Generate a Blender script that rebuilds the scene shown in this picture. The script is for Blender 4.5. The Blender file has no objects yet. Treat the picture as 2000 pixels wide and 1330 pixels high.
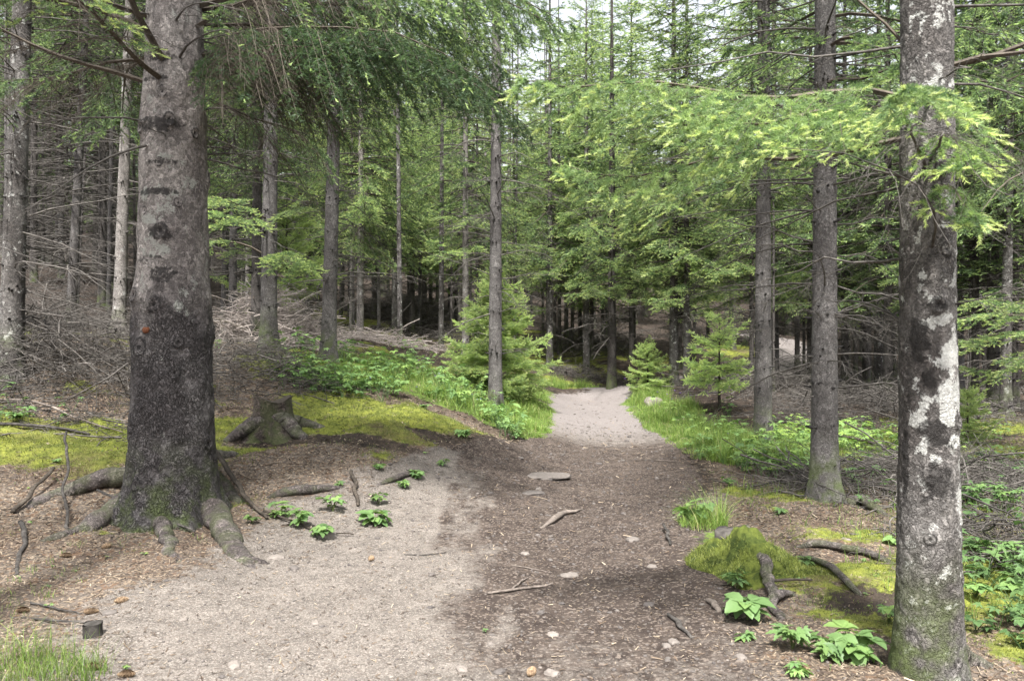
import bpy, math
import numpy as np

# ------------------------------------------------------------------ camera, sky, sun, exposure
SC = bpy.context.scene
COL = SC.collection
FPX, VH, CZ = 1556.0, 665.0, 1.5          # focal length and horizon in pixels of the photograph, eye height
cam_data = bpy.data.cameras.new("camera")
cam_data.sensor_width = 36.0
cam_data.lens = 36.0 * FPX / 2000.0
cam_data.clip_start = 0.05
cam_data.clip_end = 1000.0
cam_data.dof.use_dof = True
cam_data.dof.focus_distance = 9.0
cam_data.dof.aperture_fstop = 5.6
cam = bpy.data.objects.new("camera", cam_data)
COL.objects.link(cam)
cam.location = (0, 0, CZ)
cam.rotation_euler = (math.radians(90), 0, 0)
SC.camera = cam

SUN_EL, SUN_AZ = math.radians(60), math.radians(184)      # azimuth clockwise from +Y: high behind the camera
world = bpy.data.worlds.new("World")
SC.world = world
world.use_nodes = True
wn = world.node_tree
sky = wn.nodes.new("ShaderNodeTexSky")
sky.sky_type = 'NISHITA'
sky.sun_disc = False
sky.sun_elevation = SUN_EL
sky.sun_rotation = SUN_AZ
sky.air_density, sky.dust_density, sky.ozone_density = 1.0, 4.0, 1.0
hsv = wn.nodes.new("ShaderNodeHueSaturation")             # a thin bright overcast: the blue is washed out
hsv.inputs["Saturation"].default_value = 0.25
wn.links.new(sky.outputs[0], hsv.inputs["Color"])
bg = wn.nodes["Background"]
wn.links.new(hsv.outputs[0], bg.inputs[0])
bg.inputs[1].default_value = 0.115
sun = bpy.data.objects.new("sun", bpy.data.lights.new("sun", 'SUN'))
sun.data.energy = 3.5
sun.data.angle = math.radians(4)
sun.data.color = (1.0, 0.975, 0.94)
sun.rotation_euler = (math.radians(90) - SUN_EL, 0, math.pi - SUN_AZ)
COL.objects.link(sun)
SC.view_settings.view_transform = 'Standard'
SC.view_settings.look = 'None'
SC.view_settings.gamma = 1.0
SC.view_settings.exposure = 1.82
SC.cycles.max_bounces = 8
SC.cycles.diffuse_bounces = 4
SC.cycles.glossy_bounces = 2
SC.cycles.transmission_bounces = 4
SC.cycles.use_denoising = True
SC.cycles.caustics_reflective = False
SC.cycles.caustics_refractive = False

# ------------------------------------------------------------------ helpers: noise, geometry
_T = np.random.default_rng(1).random(65536)
def vnoise(x, y, z=0.0):
    x, y, z = np.broadcast_arrays(np.asarray(x, float), np.asarray(y, float), np.asarray(z, float))
    xi, yi, zi = (np.floor(k).astype(np.int64) for k in (x, y, z))
    fx, fy, fz = x - xi, y - yi, z - zi
    fx, fy, fz = (f * f * (3 - 2 * f) for f in (fx, fy, fz))
    def h(a, b, c):
        k = (a * 73856093) ^ (b * 19349663) ^ (c * 83492791)
        k = (k ^ (k >> 13)) * 1274126177
        return _T[(k ^ (k >> 16)) & 65535]
    o = 0
    for dz, wz in ((0, 1 - fz), (1, fz)):
        for dy, wy in ((0, 1 - fy), (1, fy)):
            o = o + wz * wy * (h(xi, yi + dy, zi + dz) * (1 - fx) + h(xi + 1, yi + dy, zi + dz) * fx)
    return o
def fbm(x, y, z=0.0, o=4):
    s, a, t = 0, 1.0, 0
    for i in range(o):
        f = 2.0 ** i
        s = s + a * vnoise(np.asarray(x) * f + 17.3 * i, np.asarray(y) * f - 9.1 * i, np.asarray(z) * f + 4.7 * i)
        t += a
        a *= 0.5
    return s / t
def sstep(a, b, x):
    t = np.clip((np.asarray(x, float) - a) / (b - a), 0, 1)
    return t * t * (3 - 2 * t)
def unit(v):
    return v / np.maximum(np.linalg.norm(v, axis=-1, keepdims=True), 1e-9)
def rot_z(a):
    c, s = math.cos(a), math.sin(a)
    return np.array([[c, -s, 0], [s, c, 0], [0, 0, 1.0]])
def rot_y(a):
    c, s = math.cos(a), math.sin(a)
    return np.array([[c, 0, s], [0, 1, 0], [-s, 0, c]])
def rot_x(a):
    c, s = math.cos(a), math.sin(a)
    return np.array([[1, 0, 0], [0, c, -s], [0, s, c]])

class Geo:
    """collects vertices, quads and triangles with a material slot and two per-vertex numbers, then links ONE mesh object"""
    def __init__(s):
        s.v, s.q, s.t, s.qm, s.tm, s.a, s.b, s.n = [], [], [], [], [], [], [], 0
    def add(s, V, q=None, t=None, m=0, a=0.5, b=0.0, mt=None):
        V = np.asarray(V, np.float32).reshape(-1, 3)
        k = len(V)
        s.v.append(V)
        s.a.append(np.broadcast_to(np.asarray(a, np.float32), (k,)))
        s.b.append(np.broadcast_to(np.asarray(b, np.float32), (k,)))
        if q is not None and len(q):
            s.q.append(np.asarray(q, np.int32) + s.n)
            s.qm.append(np.broadcast_to(np.asarray(m, np.int32), (len(q),)))
        if t is not None and len(t):
            mm = m if mt is None else mt
            s.t.append(np.asarray(t, np.int32) + s.n)
            s.tm.append(np.broadcast_to(np.asarray(mm, np.int32), (len(t),)))
        s.n += k
    def flat(s):
        cat = lambda l, w, d: np.concatenate(l) if l else np.zeros(w, d)
        return (cat(s.v, (0, 3), np.float32), cat(s.q, (0, 4), np.int32), cat(s.t, (0, 3), np.int32),
                cat(s.qm, (0,), np.int32), cat(s.tm, (0,), np.int32), cat(s.a, (0,), np.float32), cat(s.b, (0,), np.float32))
    def put(s, fl, R, p, sc=1.0):
        V, q, t, qm, tm, a, b = fl
        s.v.append(((V * sc) @ R.T + p).astype(np.float32)); s.a.append(a); s.b.append(b)
        if len(q): s.q.append(q + s.n); s.qm.append(qm)
        if len(t): s.t.append(t + s.n); s.tm.append(tm)
        s.n += len(V)
    def mesh(s, name, mats, smooth=True):
        V, q, t, qm, tm, a, b = s.flat()
        me = bpy.data.meshes.new(name)
        me.vertices.add(len(V))
        me.vertices.foreach_set("co", V.ravel())
        li = np.concatenate([q.ravel(), t.ravel()]).astype(np.int32)
        me.loops.add(len(li))
        me.loops.foreach_set("vertex_index", li)
        nf = len(q) + len(t)
        me.polygons.add(nf)
        st = np.concatenate([np.arange(len(q)) * 4, len(q) * 4 + np.arange(len(t)) * 3]).astype(np.int32)
        me.polygons.foreach_set("loop_start", st)
        me.polygons.foreach_set("material_index", np.concatenate([qm, tm]).astype(np.int32))
        me.polygons.foreach_set("use_smooth", np.full(nf, smooth))
        me.attributes.new("tint", 'FLOAT', 'POINT').data.foreach_set("value", a)
        if np.any(b):
            me.attributes.new("mask", 'FLOAT', 'POINT').data.foreach_set("value", b)
        for m in (mats if isinstance(mats, (list, tuple)) else [mats]):
            me.materials.append(m)
        me.update(calc_edges=True)
        return me
    def obj(s, name, mats, parent=None, smooth=True, loc=None):
        return link(name, s.mesh(name, mats, smooth), parent, loc)

def link(name, me, parent=None, loc=None):
    o = bpy.data.objects.new(name, me)
    COL.objects.link(o)
    if parent is not None: o.parent = parent
    if loc is not None: o.location = loc
    return o
def tag(o, label=None, cat=None, group=None, kind=None):
    for k, v in (("label", label), ("category", cat), ("group", group), ("kind", kind)):
        if v: o[k] = v
    return o
def thing(name, loc, label, cat, group=None, rz=0.0):
    o = link(name, None, None, loc)
    o.rotation_euler = (0, 0, rz)
    return tag(o, label, cat, group)

def tubes(P, R, sides=4):
    """P (m,n,3) strands, R (m,n) radii -> vertices, quads"""
    P = np.asarray(P, float); R = np.asarray(R, float)
    if P.ndim == 2: P, R = P[None], R[None]
    m, n, _ = P.shape
    T = unit(np.gradient(P, axis=1) + 1e-9)
    mean = unit(P[:, -1] - P[:, 0] + 1e-9)
    ref = np.where(np.abs(mean[:, 2:3]) > 0.8, np.array([[1.0, 0.13, 0]]), np.array([[0.05, 0.02, 1.0]]))
    b1 = unit(np.cross(T, ref[:, None, :]))
    b2 = np.cross(b1, T)
    th = np.arange(sides) * 2 * math.pi / sides
    V = P[:, :, None, :] + R[:, :, None, None] * (np.cos(th)[None, None, :, None] * b1[:, :, None, :] + np.sin(th)[None, None, :, None] * b2[:, :, None, :])
    i = np.arange(m)[:, None, None] * (n * sides) + np.arange(n - 1)[None, :, None] * sides
    j = np.arange(sides)[None, None, :]; j2 = (j + 1) % sides
    q = np.stack([i + j, i + j2, i + sides + j2, i + sides + j], -1).reshape(-1, 4)
    return V.reshape(-1, 3), q
def closed(P, R):
    P = np.asarray(P, float); R = np.asarray(R, float)
    return np.concatenate([P[:1], P, P[-1:]]), np.concatenate([[1e-4], R, [1e-4]])
def spline(pts, n):
    """smooth resampling of a polyline (Catmull-Rom)"""
    p = np.asarray(pts, float)
    p = np.concatenate([2 * p[:1] - p[1:2], p, 2 * p[-1:] - p[-2:-1]])
    k = len(p) - 3
    t = np.linspace(0, k - 1e-6, n); i = t.astype(int); f = (t - i)[:, None]
    a, b, c, d = p[i], p[i + 1], p[i + 2], p[i + 3]
    return 0.5 * (2 * b + (c - a) * f + (2 * a - 5 * b + 4 * c - d) * f ** 2 + (3 * b - a - 3 * c + d) * f ** 3)

# ------------------------------------------------------------------ helpers: materials
class Mat:
    def __init__(s, name):
        s.m = bpy.data.materials.new(name)
        s.m.use_nodes = True
        s.t = s.m.node_tree
        s.t.nodes.clear()
        s.out = s.t.nodes.new("ShaderNodeOutputMaterial")
    def n(s, ty, props=None, **ins):
        nd = s.t.nodes.new(ty)
        for k, v in (props or {}).items(): setattr(nd, k, v)
        for k, v in ins.items():
            sk = nd.inputs[int(k[1:])] if k[0] == '_' and k[1:].isdigit() else nd.inputs[k.replace('_', ' ')]
            s.set(sk, v)
        return nd
    def set(s, sk, v):
        if isinstance(v, bpy.types.NodeSocket): s.t.links.new(v, sk)
        elif isinstance(v, (tuple, list)) and len(v) == 3 and sk.type == 'RGBA': sk.default_value = (*v, 1)
        else: sk.default_value = v
    def attr(s, name): return s.n("ShaderNodeAttribute", {"attribute_name": name}).outputs["Fac"]
    def math(s, op, a, b=0.0, clamp=False): return s.n("ShaderNodeMath", {"operation": op, "use_clamp": clamp}, _0=a, _1=b).outputs[0]
    def vmul(s, v, k): return s.n("ShaderNodeVectorMath", {"operation": 'MULTIPLY'}, _0=v, _1=k).outputs[0]
    def vadd(s, v, k): return s.n("ShaderNodeVectorMath", {"operation": 'ADD'}, _0=v, _1=k).outputs[0]
    def noise(s, vec, scale, detail=4.0, rough=0.55, dist=0.0):
        return s.n("ShaderNodeTexNoise", None, Vector=vec, Scale=scale, Detail=detail, Roughness=rough, Distortion=dist).outputs["Fac"]
    def voro(s, vec, scale, feature='F1', out="Distance"):
        return s.n("ShaderNodeTexVoronoi", {"feature": feature}, Vector=vec, Scale=scale).outputs[out]
    def ramp(s, f, stops):
        nd = s.n("ShaderNodeValToRGB", None, Fac=f)
        el = nd.color_ramp.elements
        while len(el) < len(stops): el.new(0.5)
        for e, (p, c) in zip(el, stops):
            e.position = p
            e.color = (*c, 1) if isinstance(c, tuple) else (c, c, c, 1)
        return nd.outputs[0]
    def mix(s, f, a, b, mode='MIX'):
        nd = s.n("ShaderNodeMix", {"data_type": 'RGBA', "blend_type": mode})
        s.set(nd.inputs[0], f); s.set(nd.inputs[6], a); s.set(nd.inputs[7], b)
        return nd.outputs[2]
    def step(s, v, a, b):
        return s.n("ShaderNodeMapRange", {"interpolation_type": 'SMOOTHSTEP'}, Value=v, From_Min=a, From_Max=b).outputs[0]
    def bump(s, h, strength=0.5, dist=0.01):
        return s.n("ShaderNodeBump", None, Height=h, Strength=strength, Distance=dist).outputs[0]
    def principled(s, color, rough=0.8, normal=None, spec=0.3):
        nd = s.n("ShaderNodeBsdfPrincipled", None, Base_Color=color, Roughness=rough, Specular_IOR_Level=spec)
        if normal is not None: s.set(nd.inputs["Normal"], normal)
        return nd.outputs[0]
    def done(s, shader):
        s.t.links.new(shader, s.out.inputs[0])
        return s.m

def mat_needles(name, stops, trans=0.45):
    m = Mat(name)
    f = m.attr("tint")
    rnd = m.n("ShaderNodeObjectInfo").outputs["Random"]
    geo = m.n("ShaderNodeNewGeometry").outputs["Position"]
    ns = m.noise(geo, 1.3, 2.0)
    c = m.ramp(f, stops)
    k = m.math('ADD', m.math('MULTIPLY', m.math('SUBTRACT', rnd, 0.5), 0.35), m.math('ADD', 0.55, m.math('MULTIPLY', ns, 0.9)))
    c = m.mix(1.0, c, m.n("ShaderNodeCombineColor", None, Red=k, Green=k, Blue=k).outputs[0], 'MULTIPLY')
    p = m.principled(c, 0.5, spec=0.35)
    tr = m.n("ShaderNodeBsdfTranslucent", None, Color=m.mix(1.0, c, (0.95, 1.0, 0.68), 'MULTIPLY')).outputs[0]
    return m.done(m.n("ShaderNodeMixShader", None, _0=trans, _1=p, _2=tr).outputs[0])
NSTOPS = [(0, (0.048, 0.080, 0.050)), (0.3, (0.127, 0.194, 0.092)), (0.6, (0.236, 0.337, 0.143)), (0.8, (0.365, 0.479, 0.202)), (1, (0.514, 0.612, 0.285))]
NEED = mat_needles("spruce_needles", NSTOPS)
NEED_SUN = mat_needles("sunlit_spruce_needles", [(0, (0.107, 0.178, 0.092)), (0.3, (0.231, 0.326, 0.149)), (0.6, (0.365, 0.469, 0.202)), (0.8, (0.504, 0.581, 0.238)), (1, (0.589, 0.663, 0.321))], 0.5)  # lighter copy of the spruce needles, sunlight put into the colour
NEED_YOUNG = mat_needles("young_spruce_needles", [(0, (0.289, 0.408, 0.180)), (0.6, (0.450, 0.561, 0.227)), (0.8, (0.514, 0.612, 0.237)), (1, (0.664, 0.714, 0.312))], 0.5)
LEAF = mat_needles("green_leaves", [(0, (0.05, 0.10, 0.034)), (0.5, (0.125, 0.215, 0.08)), (0.8, (0.19, 0.30, 0.095)), (1, (0.30, 0.41, 0.10))], 0.4)
GRASS = mat_needles("grass_blades", [(0, (0.07, 0.12, 0.03)), (0.5, (0.16, 0.25, 0.055)), (0.85, (0.26, 0.36, 0.08)), (1, (0.38, 0.36, 0.16))], 0.4)
MOSSB = mat_needles("moss_shoots", [(0, (0.055, 0.075, 0.022)), (0.5, (0.155, 0.185, 0.045)), (1, (0.27, 0.29, 0.08))], 0.35)

def mat_wood(name, c1, c2, scale=40):
    m = Mat(name)
    co = m.n("ShaderNodeTexCoord").outputs["Object"]
    n1 = m.noise(co, scale, 5)
    c = m.mix(m.step(n1, .3, .7), c1, c2)
    c = m.mix(1.0, c, m.ramp(m.attr("tint"), [(0, 0.45), (0.5, 1.0), (1, 1.6)]), 'MULTIPLY')
    return m.done(m.principled(c, 0.85, m.bump(n1, 0.6, 0.006), 0.2))
TWIG = mat_wood("dead_twig_wood", (0.045, 0.040, 0.036), (0.12, 0.109, 0.098), 25)
BRANCH = mat_wood("branch_wood", (0.05, 0.04, 0.032), (0.10, 0.084, 0.066))
BLEACHED = mat_wood("bleached_twigs", (0.24, 0.205, 0.185), (0.42, 0.37, 0.335), 40)
PALE = mat_wood("weathered_wood", (0.17, 0.14, 0.12), (0.29, 0.245, 0.21), 55)

def mat_bark(name, c1, c2, crack, lich=0.62, lcol=(0.23, 0.232, 0.21), plates=1.0, moss=0.0, bstr=0.8, lscale=5.0, up=None, cr=.6):
    """bark: plates divided by dark cracks, grey patches, pale lichen, dark knots (tint), green at the foot"""
    m = Mat(name)
    rnd = m.n("ShaderNodeObjectInfo").outputs["Random"]
    ob = m.n("ShaderNodeTexCoord").outputs["Object"]
    off = m.n("ShaderNodeCombineXYZ", None, X=m.math('MULTIPLY', rnd, 37.0), Y=m.math('MULTIPLY', rnd, 61.0), Z=m.math('MULTIPLY', rnd, 23.0)).outputs[0]
    co = m.vadd(ob, off)
    wob = m.n("ShaderNodeTexNoise", None, Vector=co, Scale=14.0, Detail=3.0).outputs["Color"]
    cs = m.vadd(m.vmul(co, (1, 1, 0.8)), m.vmul(wob, (0.13, 0.13, 0.13)))
    edge = m.voro(cs, 34 * plates, 'DISTANCE_TO_EDGE')
    edge2 = m.voro(cs, 13 * plates, 'DISTANCE_TO_EDGE')
    cell = m.voro(cs, 34 * plates, 'F1', "Color")
    cv = m.n("ShaderNodeSeparateColor", None, Color=cell).outputs[0]
    big = m.noise(m.vmul(co, (1, 1, 0.6)), 3.2, 5)
    fine = m.noise(co, 95, 5, 0.65)
    c = m.mix(m.step(big, .34, .66), c1, c2)
    c = m.mix(1.0, c, m.ramp(cv, [(0, 0.6), (0.8, 1.2), (1, 1.7)]), 'MULTIPLY')
    c = m.mix(1.0, c, m.ramp(fine, [(0.25, 0.45), (0.75, 1.55)]), 'MULTIPLY')
    c = m.mix(m.math('MULTIPLY', m.step(m.noise(m.vmul(co, (1, 1, 2.2)), 42, 4, .7), .60, .68), .75), c, crack)
    z = m.n("ShaderNodeSeparateXYZ", None, Vector=ob).outputs[2]
    if up:
        uf = m.step(m.math('ADD', z, m.math('MULTIPLY', m.math('SUBTRACT', big, .5), 1.2)), up[0] - .35, up[0] + .35)
        c = m.mix(uf, c, m.mix(1.0, c, up[1], 'MULTIPLY'))
    area = m.math('MULTIPLY', m.step(m.noise(co, 5.5, 4), .30, .52), cr)
    if up: area = m.math('MULTIPLY', area, m.math('SUBTRACT', 1.0, m.math('MULTIPLY', uf, .8)))
    ragged = m.math('ADD', edge, m.math('MULTIPLY', m.math('SUBTRACT', fine, .5), .16))
    c = m.mix(m.math('MULTIPLY', m.step(ragged, 0.10, -0.02), area), c, crack)
    c = m.mix(m.math('MULTIPLY', m.step(m.noise(m.vmul(co, (1, 1, .5)), 24, 6, .7), .57, .72), .6), c, crack)
    mask = m.attr("mask")
    ln = m.noise(co, lscale, 8, 0.62)
    lv = m.math('ADD', ln, m.math('MULTIPLY', mask, 0.17))
    if up: lv = m.math('ADD', lv, m.math('MULTIPLY', uf, .075))
    lf = m.step(m.math('ADD', lv, m.math('MULTIPLY', m.math('SUBTRACT', fine, .5), .22)), lich, lich + 0.06)
    c = m.mix(m.math('MULTIPLY', lf, 0.88), c, m.mix(m.step(fine, .3, .7), lcol, tuple(min(1, k * 1.35) for k in lcol)))
    t = m.attr("tint")
    kn = m.step(m.math('ADD', t, m.math('MULTIPLY', m.math('SUBTRACT', m.noise(co, 19, 7, .7), 0.5), 1.9)), 0.50, 0.78)
    c = m.mix(m.math('MULTIPLY', kn, 0.85), c, tuple(k * 0.24 for k in c1))
    if moss > 0:
        mf = m.math('MULTIPLY', m.step(z, 0.75, 0.0), m.step(m.noise(co, 6, 5), 0.40, 0.62))
        c = m.mix(m.math('MULTIPLY', mf, moss), c, (0.075, 0.10, 0.028))
    h = m.math('ADD', m.math('MULTIPLY', m.step(ragged, 0.0, 0.15), m.math('MULTIPLY', area, .8)), m.math('MULTIPLY', fine, 0.7))
    h = m.math('ADD', h, m.math('MULTIPLY', cv, m.math('MULTIPLY', area, .7)))
    return m.done(m.principled(c, 0.85, m.bump(h, bstr, 0.012), 0.25))
BARK_BIG = mat_bark("grey_flaky_bark", (0.056, 0.050, 0.050), (0.102, 0.094, 0.092), (0.023, 0.018, 0.017), 0.665, moss=0.75, plates=1.15, bstr=1.3, up=(1.65, (2.35, 2.32, 2.2)), cr=.95)
BARK_LICHEN = mat_bark("lichen_bark", (0.06, 0.053, 0.049), (0.135, 0.126, 0.118), (0.020, 0.017, 0.015), 0.585, (0.32, 0.318, 0.298), plates=1.6, moss=0.85, lscale=12.0)
BARK = mat_bark("spruce_bark", (0.060, 0.055, 0.053), (0.120, 0.112, 0.107), (0.030, 0.023, 0.020), 0.70, plates=1.9, moss=0.8, bstr=0.5)
BARK_PALE = mat_bark("pale_bark", (0.132, 0.119, 0.109), (0.218, 0.201, 0.185), (0.040, 0.033, 0.030), 0.60, (0.30, 0.295, 0.28), plates=2.2, moss=0.5, bstr=0.5)
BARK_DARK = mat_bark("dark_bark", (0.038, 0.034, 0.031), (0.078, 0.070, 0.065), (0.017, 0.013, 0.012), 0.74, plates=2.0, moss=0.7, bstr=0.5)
ROOTW = mat_bark("root_bark", (0.075, 0.062, 0.058), (0.135, 0.116, 0.108), (0.03, 0.024, 0.021), 0.75, plates=1.5, moss=0.45, bstr=1.0, cr=.6)
# ------------------------------------------------------------------ where the trees stand: (u, v) of the foot in the photograph, distance, diameter, lean (sideways metres per metre)
G_IN = "spruce trees of the surrounding stand"
TREES = [
 # u, v, y, diam, lean, bark, crown, dead, label
 (20, 735, 9.6, .27, .035, 'lichen', 'high', 1.3, "blotchy lichen-spotted spruce at the far left edge behind the brushwood"),
 (138, 635, 18, .22, .05, 'plain', 'high', 1.6, "slim greyish brown spruce leaning right above the brushwood, left of the white-barked leaning one"),
 (150, 615, 22, .09, .05, 'plain', 'high', .7, "very thin pole-like spruce just right of the slim leaning trunk over the brushwood"),
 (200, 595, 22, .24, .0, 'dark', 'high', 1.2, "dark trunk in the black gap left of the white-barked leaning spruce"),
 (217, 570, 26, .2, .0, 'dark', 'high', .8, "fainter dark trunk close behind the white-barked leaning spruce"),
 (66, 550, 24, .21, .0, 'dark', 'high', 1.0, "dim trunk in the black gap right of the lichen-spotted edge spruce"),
 (232, 652, 14.5, .225, .045, 'pale', 'high', 1.2, "white-barked leaning spruce just left of the thick foreground trunk"),
 (437, 660, 17.5, .155, .02, 'plain', 'mid', .7, "thin straight spruce, first one right of the thick foreground trunk"),
 (453, 667, 15.5, .16, .015, 'plain', 'mid', .9, "thin grey spruce between the thick foreground trunk and the close pair of trunks"),
 (500, 677, 14, .19, .0, 'dark', 'mid', .7, "darker left trunk of the close pair behind the old stump"),
 (524, 683, 12.3, .255, .008, 'plain', 'mid', 1.2, "stouter right trunk of the close pair, ringed with branch scars, behind the old stump"),
 (641, 708, 12.6, .24, .022, 'plain', 'mid', 1.4, "spruce with a round white spot low on its trunk, beside the leafy herbs"),
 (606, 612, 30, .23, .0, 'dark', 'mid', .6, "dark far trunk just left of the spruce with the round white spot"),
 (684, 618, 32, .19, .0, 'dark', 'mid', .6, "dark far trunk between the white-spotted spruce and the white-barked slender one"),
 (703, 685, 20, .19, .005, 'pale', 'mid', .7, "slender spruce with bright white bark standing among dead twigs"),
 (731, 628, 30, .21, .0, 'dark', 'mid', .6, "dark far trunk just right of the slender white-barked spruce"),
 (740, 667, 22, .1, .0, 'pale', 'mid', .4, "very thin pale trunk right of the slender white-barked spruce"),
 (771, 656, 26, .21, .0, 'lichen', 'mid', .6, "lichen-flecked dark trunk on the mossy slope, left of two thinner dark ones"),
 (805, 653, 28, .2, .0, 'dark', 'mid', .6, "dark trunk on the mossy slope, second right of the thin pale one"),
 (829, 628, 33, .22, .0, 'dark', 'mid', .6, "dark trunk higher on the mossy slope beside the grey brush heap"),
 (841, 593, 40, .2, .0, 'dark', 'mid', .4, "small dark trunk far up the slope above the grey brush heap, left one of two"),
 (854, 590, 42, .18, .0, 'plain', 'mid', .4, "small lighter trunk far up the slope above the grey brush heap, right one of two"),
 (879, 625, 36, .23, .0, 'dark', 'mid', .5, "thicker black trunk just left of the young bright spruce's top"),
 (891, 622, 37, .19, .0, 'dark', 'mid', .4, "thinner black trunk touching the young bright spruce's left outline"),
 (909, 690, 19, .17, .0, 'pale', 'mid', .6, "pale grey trunk rising from behind the young bright spruce, left of its tip"),
 (932, 690, 24, .12, .0, 'plain', 'mid', .4, "thin trunk rising from behind the young bright spruce's tip"),
 (967, 803, 13.6, .24, .0, 'plain', 'mid', 1.3, "straight dark spruce standing in front of the young bright spruce beside the path"),
 (1037, 640, 40, .16, .0, 'plain', 'mid', .4, "thin far trunk showing just right of the young bright spruce's upper tiers"),
 (1074, 716, 24, .21, .0, 'lichen', 'mid', .7, "mottled grey trunk just right of the young bright spruce"),
 (1084, 663, 33, .15, .0, 'dark', 'mid', .4, "thin dark trunk tight behind the mottled grey one right of the young bright spruce"),
 (1106, 656, 35, .2, .0, 'plain', 'mid', .5, "far trunk between the mottled grey one and the lichen-crusted one beyond the path"),
 (1118, 688, 28, .14, .0, 'plain', 'mid', .4, "thin trunk left of the black one beyond the end of the path"),
 (1133, 677, 30, .16, .0, 'dark', 'mid', .4, "narrow black trunk tight left of the lichen-crusted one beyond the path"),
 (1145, 727, 24, .21, .0, 'lichen', 'mid', .7, "tall lichen-crusted trunk straight beyond the end of the path"),
 (1156, 705, 26, .15, .0, 'dark', 'mid', .5, "dark trunk tight right of the lichen-crusted one beyond the path"),
 (1177, 667, 32, .17, .0, 'plain', 'mid', .5, "far trunk left of the thick dark one where the path ends"),
 (1195, 748, 20.5, .24, .0, 'dark', 'mid', .9, "thick dark trunk right where the path bends out of sight"),
 (1233, 702, 26, .17, .0, 'dark', 'mid', .6, "dark trunk behind the small sapling right of the path bend"),
 (1316, 751, 19.3, .23, .0, 'lichen', 'mid', .8, "mossy lichen-blotched trunk above the purple flowers, left of its thinner twin"),
 (1328, 725, 28, .18, .0, 'dark', 'mid', .4, "dark trunk glimpsed between the two lichen-blotched trunks over the purple flowers"),
 (1341, 754, 19, .165, .0, 'lichen', 'mid', .6, "thinner lichen-blotched trunk above the purple flowers, right of its mossy twin"),
 (1490, 856, 11.5, .25, .0, 'plain', 'mid', 1.2, "straight brown spruce behind the leafy herbs, left of the thicker roadside one"),
 (1468, 755, 19, .12, .0, 'dark', 'mid', .4, "thin dark trunk just left of the straight brown spruce"),
 (1511, 765, 18, .06, .0, 'dark', 'none', .3, "pencil-thin dark stem just right of the straight brown spruce"),
 (1557, 727, 25, .16, .0, 'dark', 'mid', .6, "short dark trunk where the upper path vanishes"),
 (1570, 735, 28, .1, .0, 'dark', 'mid', .4, "thin dark stem right of the vanishing upper path"),
 (1583, 755, 19.5, .17, .0, 'dark', 'mid', .7, "dark trunk tight left of the grey roadside spruce"),
 (1610, 980, 7.35, .24, .0, 'plain', 'mid', 1.2, "smooth grey brown spruce with flared foot on the right bank beside the white-blotched one"),
 (1650, 772, 18.5, .17, .0, 'dark', 'mid', .7, "dark trunk tight right of the smooth grey brown spruce"),
 (1671, 747, 24, .12, .0, 'dark', 'mid', .4, "thin far trunk in the bright slit right of the smooth grey brown spruce"),
 (1692, 758, 21, .21, .0, 'dark', 'mid', .6, "broad dark trunk left of the lichen-dotted one"),
 (1716, 779, 18.5, .21, .0, 'lichen', 'mid', .7, "lichen-dotted slim trunk left of the white-blotched foreground spruce"),
 (1734, 793, 16.5, .19, .0, 'dark', 'mid', .7, "black trunk half hidden by the left side of the white-blotched foreground spruce"),
 (1870, 783, 17, .3, -.01, 'plain', 'mid', 1.3, "grey trunk close behind the right side of the white-blotched foreground spruce"),
 (1905, 796, 15.8, .15, .0, 'dark', 'mid', .8, "black trunk behind the little fir at right"),
 (1940, 800, 15.5, .24, .0, 'dark', 'mid', 1.0, "widest black trunk of the dark group at the right edge"),
 (1964, 810, 14.5, .19, .0, 'lichen', 'mid', 1.0, "grey lichen-flecked trunk beside the widest black one at the right edge"),
 (1984, 803, 15, .12, .0, 'dark', 'mid', .8, "narrow dark trunk nearest the right edge"),
 (1922, 760, 26, .13, .0, 'dark', 'mid', .5, "thin far trunk in the gap between the black trunks at right"),
]
BIG_Y, R4_Y = 6.6, 3.62
def px(u, y): return (u - 1000.0) / FPX * y
def pz(v, y): return CZ - (v - VH) / FPX * y

# ------------------------------------------------------------------ terrain: a smooth surface through the feet of the trees and the path
_cp = [(px(t[0], t[2]), t[2], pz(t[1], t[2])) for t in TREES]
_cp += [(px(335, BIG_Y), BIG_Y, pz(1005, BIG_Y)), (px(1815, R4_Y), R4_Y, pz(1318, R4_Y))]
_cp += [(x, y, 0.0) for x, y in ((0, -3), (4, -3), (-4, -3), (-6, 1), (6, 1), (0, 1), (0, 2.5), (-2, 3.5), (-.5, 4), (-.6, 6), (.3, 7.5), (.6, 9), (1.4, 9.5), (1.2, 11), (1.5, 13), (.95, 13), (1.5, 15), (1.7, 17.5), (2, 20),
        (-3.4, 4.2), (-1.6, 6.2), (2.6, 5), (3.6, 6), (5, 6.5), (3, 8.6), (6, 9), (8, 12), (2.6, 12), (4, 12))]
_cp += [(2.6, 22, .12), (4.4, 24.2, .12), (6.4, 25.5, .17), (9.3, 28.5, .55), (11.1, 32, 1.0), (12.5, 37, 1.5)]
_cp += [(px(u, y), y, pz(v, y)) for u, v, y in ((530, 842, 9.3), (700, 872, 8.5), (800, 872, 8.9), (950, 880, 9.7), (800, 800, 10.3), (60, 862, 7.9), (60, 770, 9.2), (250, 760, 9.8), (120, 960, 7.0), (880, 760, 13.4), (1000, 800, 14.3), (1275, 800, 16.5), (560, 655, 16))]
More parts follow.
